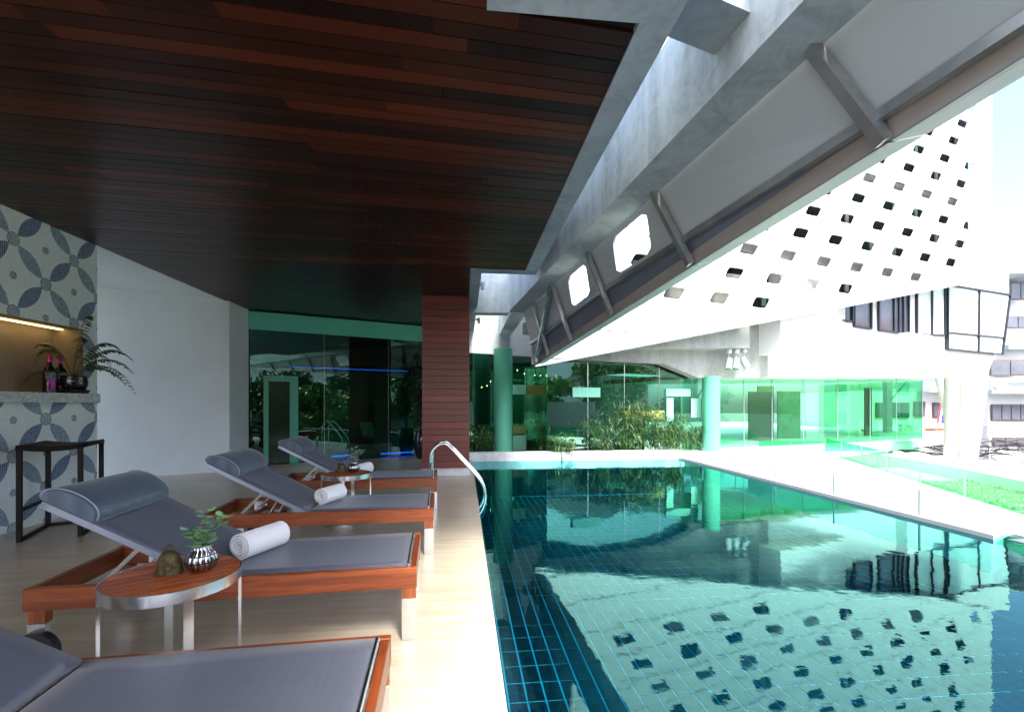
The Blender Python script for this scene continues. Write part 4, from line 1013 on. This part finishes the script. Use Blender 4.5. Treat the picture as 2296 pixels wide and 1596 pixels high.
make_bell((-1.415, 2.395, .5815), R(20), 'bronze bell with elephant emblem on the near table')
make_bell((-1.46, 5.72, .5815), R(10), 'bronze bell on the far table')
def make_vase(loc, lab):
    t = thing('vase', lab, 'vase', loc, 0, 'ribbed dark silver vases on the tables')
    prof = [(.030, 0), (.048, .008), (.062, .035), (.064, .058), (.056, .085), (.044, .102), (.034, .116), (.036, .122), (.030, .122), (.028, .10)]
    MB().lathe(prof, 84, flute=.10, nf=14).build('body', 'vase_metal', t, 'all')
    for zz, r in ((.05, .0715), (.082, .062)):
        MB().tube([(r * math.cos(2 * math.pi * q / 40), r * math.sin(2 * math.pi * q / 40), zz) for q in range(41)], .0022, 6).build('cage_ring', 'black_iron', t, True)
    for k in range(14):
        a = 2 * math.pi * k / 14; MB().tube([(r * 1.02 * math.cos(a), r * 1.02 * math.sin(a), z) for r, z in prof[1:7]], .0018, 5).build('cage_wire', 'black_iron', t, True)
    return t
plain('vase_metal', (.42, .40, .42), .10, metal=1, var=.2, scale=20)
def make_sprig(loc, lab, mt, n=3, sc_=1.0):
    t = thing('eucalyptus_sprig', lab, 'plant', loc, 0, 'eucalyptus sprigs in the vases'); st = MB()
    for k in range(n):
        a = (R(200), R(75), R(20), R(130))[k]; ln = (.10, .17, .15, .12)[k] * sc_; lean = (.55, .18, .62, .3)[k]
        pts = [Vector((math.cos(a) * lean * ln * q * (.6 + .4 * q), math.sin(a) * lean * ln * q * .5, .09 + ln * q * 1.15)) for q in [i / 8 for i in range(9)]]
        st.tube(pts, [.0025] * 5 + [.0018] * 4, 6)
        for i in range(2, 9):
            for s in (-1, 1):
                p = pts[i]; d_ = Vector((math.cos(a + s * 1.3 + i * .9), math.sin(a + s * 1.3 + i * .9), random.uniform(-.1, .55))).normalized(); sz = random.uniform(.023, .031) * (1.0 if i < 7 else .8)
                x = d_; y_ = d_.cross(Vector((0, 0, 1))).normalized(); z_ = x.cross(y_)
                v = [p + d_ * .004]; ring = [p + x * (sz * (1 - math.cos(q)) + .004) + y_ * sz * .92 * math.sin(q) + z_ * .004 * math.sin(q) ** 2 for q in [2 * math.pi * i2 / 10 for i2 in range(10)]]
                MB().add([p + x * sz - z_ * .003] + ring, [(0, 1 + q, 1 + (q + 1) % 10) for q in range(10)]).build('leaf', mt, t, 'all')
    st.build('stems', 'stem', t); return t
make_vase((-1.285, 2.425, .5815), 'ribbed dark silver vase on the near table'); make_sprig((-1.285, 2.425, .5815), 'green eucalyptus sprig in the vase on the near table', 'eucalyptus')
make_vase((-1.32, 5.72, .5815), 'ribbed dark vase on the far table'); make_sprig((-1.32, 5.72, .5815), 'grey green eucalyptus sprig in the vase on the far table', 'eucalyptus_grey', 3)

# ================================================================== STOOL, NICHE THINGS
st = thing('bar_stool', 'tall black saddle seat stool frame against the mosaic wall', 'stool', (-4.40, 5.60, 0), R(22))
hx, hy, hz = .235, .35, .98
for sx in (-1, 1):
    for sy in (-1, 1): MB().box(sx * hx - .02, sx * hx + .02, sy * hy - .02, sy * hy + .02, 0, hz - .02, b=.002).build('leg', 'black_iron', st)
v = []
for i in range(9):
    for j in range(5):
        u = i / 8 * 2 - 1; v.append((u * (hx + .02), -hy - .02 + (2 * hy + .04) * j / 4, hz - .028 * (1 - u * u)))
sm = MB().add(v, [(i * 5 + j, i * 5 + 5 + j, i * 5 + 6 + j, i * 5 + 1 + j) for i in range(8) for j in range(4)]).build('seat', 'black_iron', st, 'all'); md = sm.modifiers.new('thick', 'SOLIDIFY'); md.thickness = .045; md.offset = -1
for sx in (-1, 1): MB().box(sx * hx - .018, sx * hx + .018, -hy + .02, hy - .02, 0.003, .03).build('floor_rail', 'black_iron', st)
MB().box(-hx + .02, hx - .02, hy - .018, hy + .018, .003, .03).build('floor_rail', 'black_iron', st)
MB().box(-hx - .015, -hx + .015, -hy + .02, hy - .02, .30, .33).build('foot_rest', 'black_iron', st)
for k, (x, y, lab) in enumerate(((-5.03, 6.20, 'dark wine bottle with magenta foil, left of two'), (-5.03, 6.355, 'dark wine bottle with magenta foil, right of two beside the pot'))):
    t = thing('wine_bottle', lab, 'bottle', (x, y, 1.531), R(40), 'wine bottles in the niche')
    MB().lathe([(.05, 0), (.058, .006), (.06, .03), (.06, .25), (.055, .285), (.03, .325), (.019, .345), (.018, .44)], 28).build('glass_body', 'bottle_glass', t, True)
    MB().lathe([(.0205, .375), (.0205, .455), (.018, .46)], 20).build('foil_cap', 'foil', t, True)
    def lab_sector(a0, a1, z0, z1, r=.0612):
        m = MB(); n = 12; vv = [(r * math.cos(a0 + (a1 - a0) * i / n), r * math.sin(a0 + (a1 - a0) * i / n), z) for z in (z0, z1) for i in range(n + 1)]
        return m.add(vv, [(i, i + 1, n + 2 + i, n + 1 + i) for i in range(n)])
    lab_sector(R(-130), R(30), .16, .255).build('tree_label', 'label_tree', t); lab_sector(R(-110), R(20), .13, .158).build('label', 'label_magenta', t); lab_sector(R(-85), R(-20), .045, .128).build('label', 'label_magenta', t); lab_sector(R(-90), R(-15), .01, .04).build('label', 'label_tree', t)
t = thing('fern_pot', 'fern in a glossy black pot on the marble shelf', 'potted plant', (-4.955, 6.44, 1.531), R(15))
MB().lathe([(.15, 0), (.165, .03), (.175, .045), (.16, .045), (.13, .02)], 32).build('saucer', 'glazed_black', t, True)
MB().lathe([(.09, .02), (.12, .04), (.148, .10), (.15, .15), (.14, .21), (.146, .222), (.132, .222), (.125, .19)], 36).build('pot', 'glazed_black', t, True)
MB().lathe([(.125, .19), (.10, .2)], 20).build('earth', 'soil', t)
ft = MB()
for k, (az, ln, up_h, drop) in enumerate(((R(-78), .72, .40, -.05), (R(-100), .60, .16, -.22), (R(60), .66, .33, -.02), (R(40), .60, .42, .10), (R(75), .82, .30, -.28), (R(20), .48, .46, .2), (R(100), .44, .5, .22), (R(-40), .45, .45, .25), (R(55), .55, .22, -.15), (R(0), .22, .62, .55), (R(-120), .35, .4, .2), (R(85), .58, .40, .02))):
    az -= R(15); h = Vector((math.cos(az), math.sin(az), 0)); N_ = 22; pts = []
    for i in range(N_ + 1):
        q = i / N_; zz = .20 + up_h * 2.6 * q * (1 - q) + drop * q * q + up_h * .35 * q; pts.append(h * ln * q + Vector((0, 0, zz)))
    fr = MB(); fr.tube(pts, [.003] * 10 + [.0018] * (N_ - 9), 5); sd_ = h.cross(Vector((0, 0, 1)))
    for i in range(5, N_ + 1):
        sz = .075 * math.sin(math.pi * min(1, (i - 3) / N_ + .12)) + .012
        for s in (-1, 1):
            p = pts[i]; tip = p + sd_ * s * sz + h * sz * .45 + Vector((0, 0, -sz * random.uniform(.25, .7))); b0 = p + h * .012; b1 = p - h * .010
            mid = (p + tip) / 2 + h * .014 + Vector((0, 0, .006)); mid2 = (p + tip) / 2 - h * .012
            fr.add([b1, b0, mid, tip, mid2], [(0, 1, 2, 4), (4, 2, 3)])
    fr.build('frond', 'fern', t)

# ================================================================== POOL HANDRAIL
hr = thing('pool_handrail', 'bent stainless pool handrail at the deck edge by the column', 'handrail')
prof = [(-.52, 0), (-.52, .50), (-.50, .64), (-.43, .74), (-.34, .78), (-.24, .74), (.02, .46), (.22, .24), (.31, .08), (.335, -.10), (.32, -.28), (.26, -.40)]
def smooth_path(p, n=5):
    o_ = []
    for i in range(len(p) - 1):
        p0, p1, p2, p3 = p[max(i - 1, 0)], p[i], p[i + 1], p[min(i + 2, len(p) - 1)]
        for k in range(n):
            t_ = k / n; o_.append(tuple(.5 * (2 * b + (c - a) * t_ + (2 * a - 5 * b + 4 * c - d_) * t_ * t_ + (3 * b - a - 3 * c + d_) * t_ ** 3) for a, b, c, d_ in zip(p0, p1, p2, p3)))
    return o_ + [p[-1]]
for y in (7.28, 7.66):
    rl = MB().tube([(x, y, z) for x, z in smooth_path(prof)], .021, 14).build('rail', 'chrome', hr, True)
    MB().lathe([(.05, 0), (.05, .008), (.03, .014)], 20, (-.52, y, 0)).build('flange', 'chrome', rl, True)

# ================================================================== PLANTS AT THE FAR GLASS
def lance(mb, p, d, L, w_):
    d = d.normalized(); s = d.cross(Vector((0, 0, 1))); s = s.normalized() if s.length > .01 else Vector((1, 0, 0)); dn = Vector((0, 0, -L * .18))
    mb.add([p, p + d * L * .35 + s * w_, p + d * L + dn, p + d * L * .35 - s * w_], [(0, 1, 2, 3)])
def bamboo(x, y, h, lab, ns=7, dens=1.0):
    t = thing('bamboo', lab, 'bamboo', (x, y, -.02), random.uniform(0, 6), 'bamboo along the far glass'); st_ = MB(); lf = MB()
    for k in range(ns):
        a = random.uniform(0, 6.28); r = random.uniform(.02, .18); hh = h * random.uniform(.6, 1.0); lean = random.uniform(.05, .3)
        pts = [Vector((math.cos(a) * (r + lean * q * q), math.sin(a) * (r + lean * q * q), hh * q)) for q in [i / 7 for i in range(8)]]; st_.tube(pts, [.012] * 5 + [.006] * 3, 6)
        for i in range(2, 8):
            for c in range(int(3 * dens)):
                b = pts[i] + Vector((random.uniform(-.22, .22), random.uniform(-.2, .2), random.uniform(-.12, .14)))
                st_.tube([pts[i], b], .003, 4, False)
                for q in range(6): lance(lf, b, Vector((random.uniform(-1, 1), random.uniform(-1, 1), random.uniform(-.9, .5))), random.uniform(.12, .26), random.uniform(.010, .018))
    st_.build('stems', 'bamboo_stem', t); lf.build('leaves', 'bamboo_leaf', t)
bx = [(1068, 12.9, 1.0, 'low leafy bamboo tuft beside the timber column'), (1220, 13.2, 1.15, 'thin bamboo right of the lounge chairs'), (1262, 13.3, .9, 'short sparse bamboo left of centre along the far glass'), (1352, 13.4, 1.3, 'bamboo with drooping tips at the middle of the far glass'), (1398, 13.6, 1.75, 'tall dense bamboo left of the yellow panel'), (1432, 13.7, 1.9, 'tallest bamboo clump in front of the far glass'), (1468, 13.5, 1.65, 'dense bamboo right of the tallest clump'), (1510, 13.4, 1.5, 'bamboo in front of the narrow green panel'), (1546, 13.3, 1.35, 'bamboo touching the second round column'), (1580, 13.0, 1.0, 'low bamboo at the foot of the second round column')]
for x, zc, h, lab in bx:
    u_ = (x - CX) / FPX; zc = zc - .35 if x < 1226 else (ZV - KV * XV + .42 * VHYP) / (1 - KV * u_) - .30; p = P(x, HY, zc); bamboo(p.x, p.y, h * .82, lab, 4 if h < 1.4 else 6, 1.0)
# spiky plant and tall potted plant by the column
p = P(1076, HY, 12.9); t = thing('spiky_plant', 'dark strap leaved plant at the pool corner behind the column', 'plant', (p.x, p.y, -.02)); m = MB()
for k in range(70):
    a = random.uniform(0, 6.28); L = random.uniform(.5, .95); d_ = Vector((math.cos(a) * .45, math.sin(a) * .45, 1)); lance(m, Vector((random.uniform(-.1, .1), random.uniform(-.1, .1), 0)), d_, L, .016)
m.build('leaves', 'bamboo_leaf', t)
p = G(936, 1026, 0); t = thing('potted_tree', 'tall dark leafed plant in a black urn left of the column', 'potted plant', (p.x + .14, p.y - .12, 0)); st_ = MB(); m = MB()
MB().lathe([(.13, 0), (.17, .05), (.23, .3), (.24, .5), (.2, .68), (.22, .72), (.19, .72), (.18, .6)], 32).build('urn', 'glazed_black', t, True)
for k in range(7):
    a = random.uniform(0, 6.28); h = random.uniform(1.6, 2.75); r = random.uniform(.1, .45); pts = [Vector((math.cos(a) * r * q ** 1.5, math.sin(a) * r * q ** 1.5, .65 + (h - .65) * q)) for q in [i / 8 for i in range(9)]]; st_.tube(pts, [.014] * 5 + [.007] * 4, 6)
    for i in range(3, 9):
        for q in range(11): lance(m, pts[i] + Vector((random.uniform(-.12, .12), random.uniform(-.12, .12), random.uniform(-.1, .1))), Vector((random.uniform(-1, 1), random.uniform(-1, 1), random.uniform(-1.1, .3))), random.uniform(.14, .28), random.uniform(.018, .032))
st_.build('stems', 'bark', t); m.build('leaves', 'dark_leaf', t)

# chairs added inside the glass rooms in place of mirrored white loungers
def make_chair():
    t = thing('reflection_chair', 'chair', 'lounge chair', group='added chairs standing in for mirrored white loungers')
    v = [(-.28, 0, .36), (.28, 0, .36), (.28, -1.1, .40), (-.28, -1.1, .40), (-.28, .55, .88), (.28, .55, .88)]
    o = MB().add([v[3], v[2], v[1], v[0]], [(0, 1, 2, 3)]).build('seat', 'lounge_white', t); md = o.modifiers.new('thick', 'SOLIDIFY'); md.thickness = .04
    o = MB().add([v[0], v[1], v[5], v[4]], [(0, 1, 2, 3)]).build('backrest', 'lounge_white', t); md = o.modifiers.new('thick', 'SOLIDIFY'); md.thickness = .04
    MB().tube([(-.28, .48, .86), (.28, .48, .86)], .05, 12).build('head_roll', 'lounge_white', t, True)
    for x in (-.24, .24):
        for y in (-1.0, .1): MB().box(x - .02, x + .02, y - .02, y + .02, 0, .37).build('leg', 'dark_seat', t)
    return t
ch = make_chair()
spots = [(768, 16.2, 'added chair standing in for a mirrored lounger behind the spa glass, left of two'), (828, 16.6, 'added chair standing in for a mirrored lounger behind the spa glass, right of two'), (1108, 15.6, 'added chair standing in for a mirrored lounger, half hidden by the first round column'), (1165, 15.6, 'added chair standing in for a mirrored lounger, just right of the first round column'), (1205, 15.6, 'rightmost added chair standing in for a mirrored lounger behind the far glass')]
for k, (x, zc, lab) in enumerate(spots):
    o = ch if k == 0 else copy_tree(ch); p = P(x, HY, zc); o.location = (p.x, p.y, -.003); o.rotation_euler.z = R(28); o['label'] = lab; o.scale = (.8,) * 3
# hanging bulbs inside
for k, (x, y) in enumerate(((1100, 855), (1092, 865), (1114, 846), (1160, 830), (1176, 838), (1199, 841), (1212, 842), (1150, 878), (1080, 868))):
    p = P(x, y, 16.2); t = thing('hanging_bulb', 'small warm bulb hanging behind the far glass', 'bulb', p, 0, 'warm bulbs hanging in the far room')
    MB().lathe([(.006, -.02), (.015, -.007), (.012, .014), (.007, .025)], 12).build('glass', 'bulb', t, True); MB().tube([(0, 0, .03), (0, 0, 2.92 - p.z)], .004, 5).build('cord', 'cable', t)
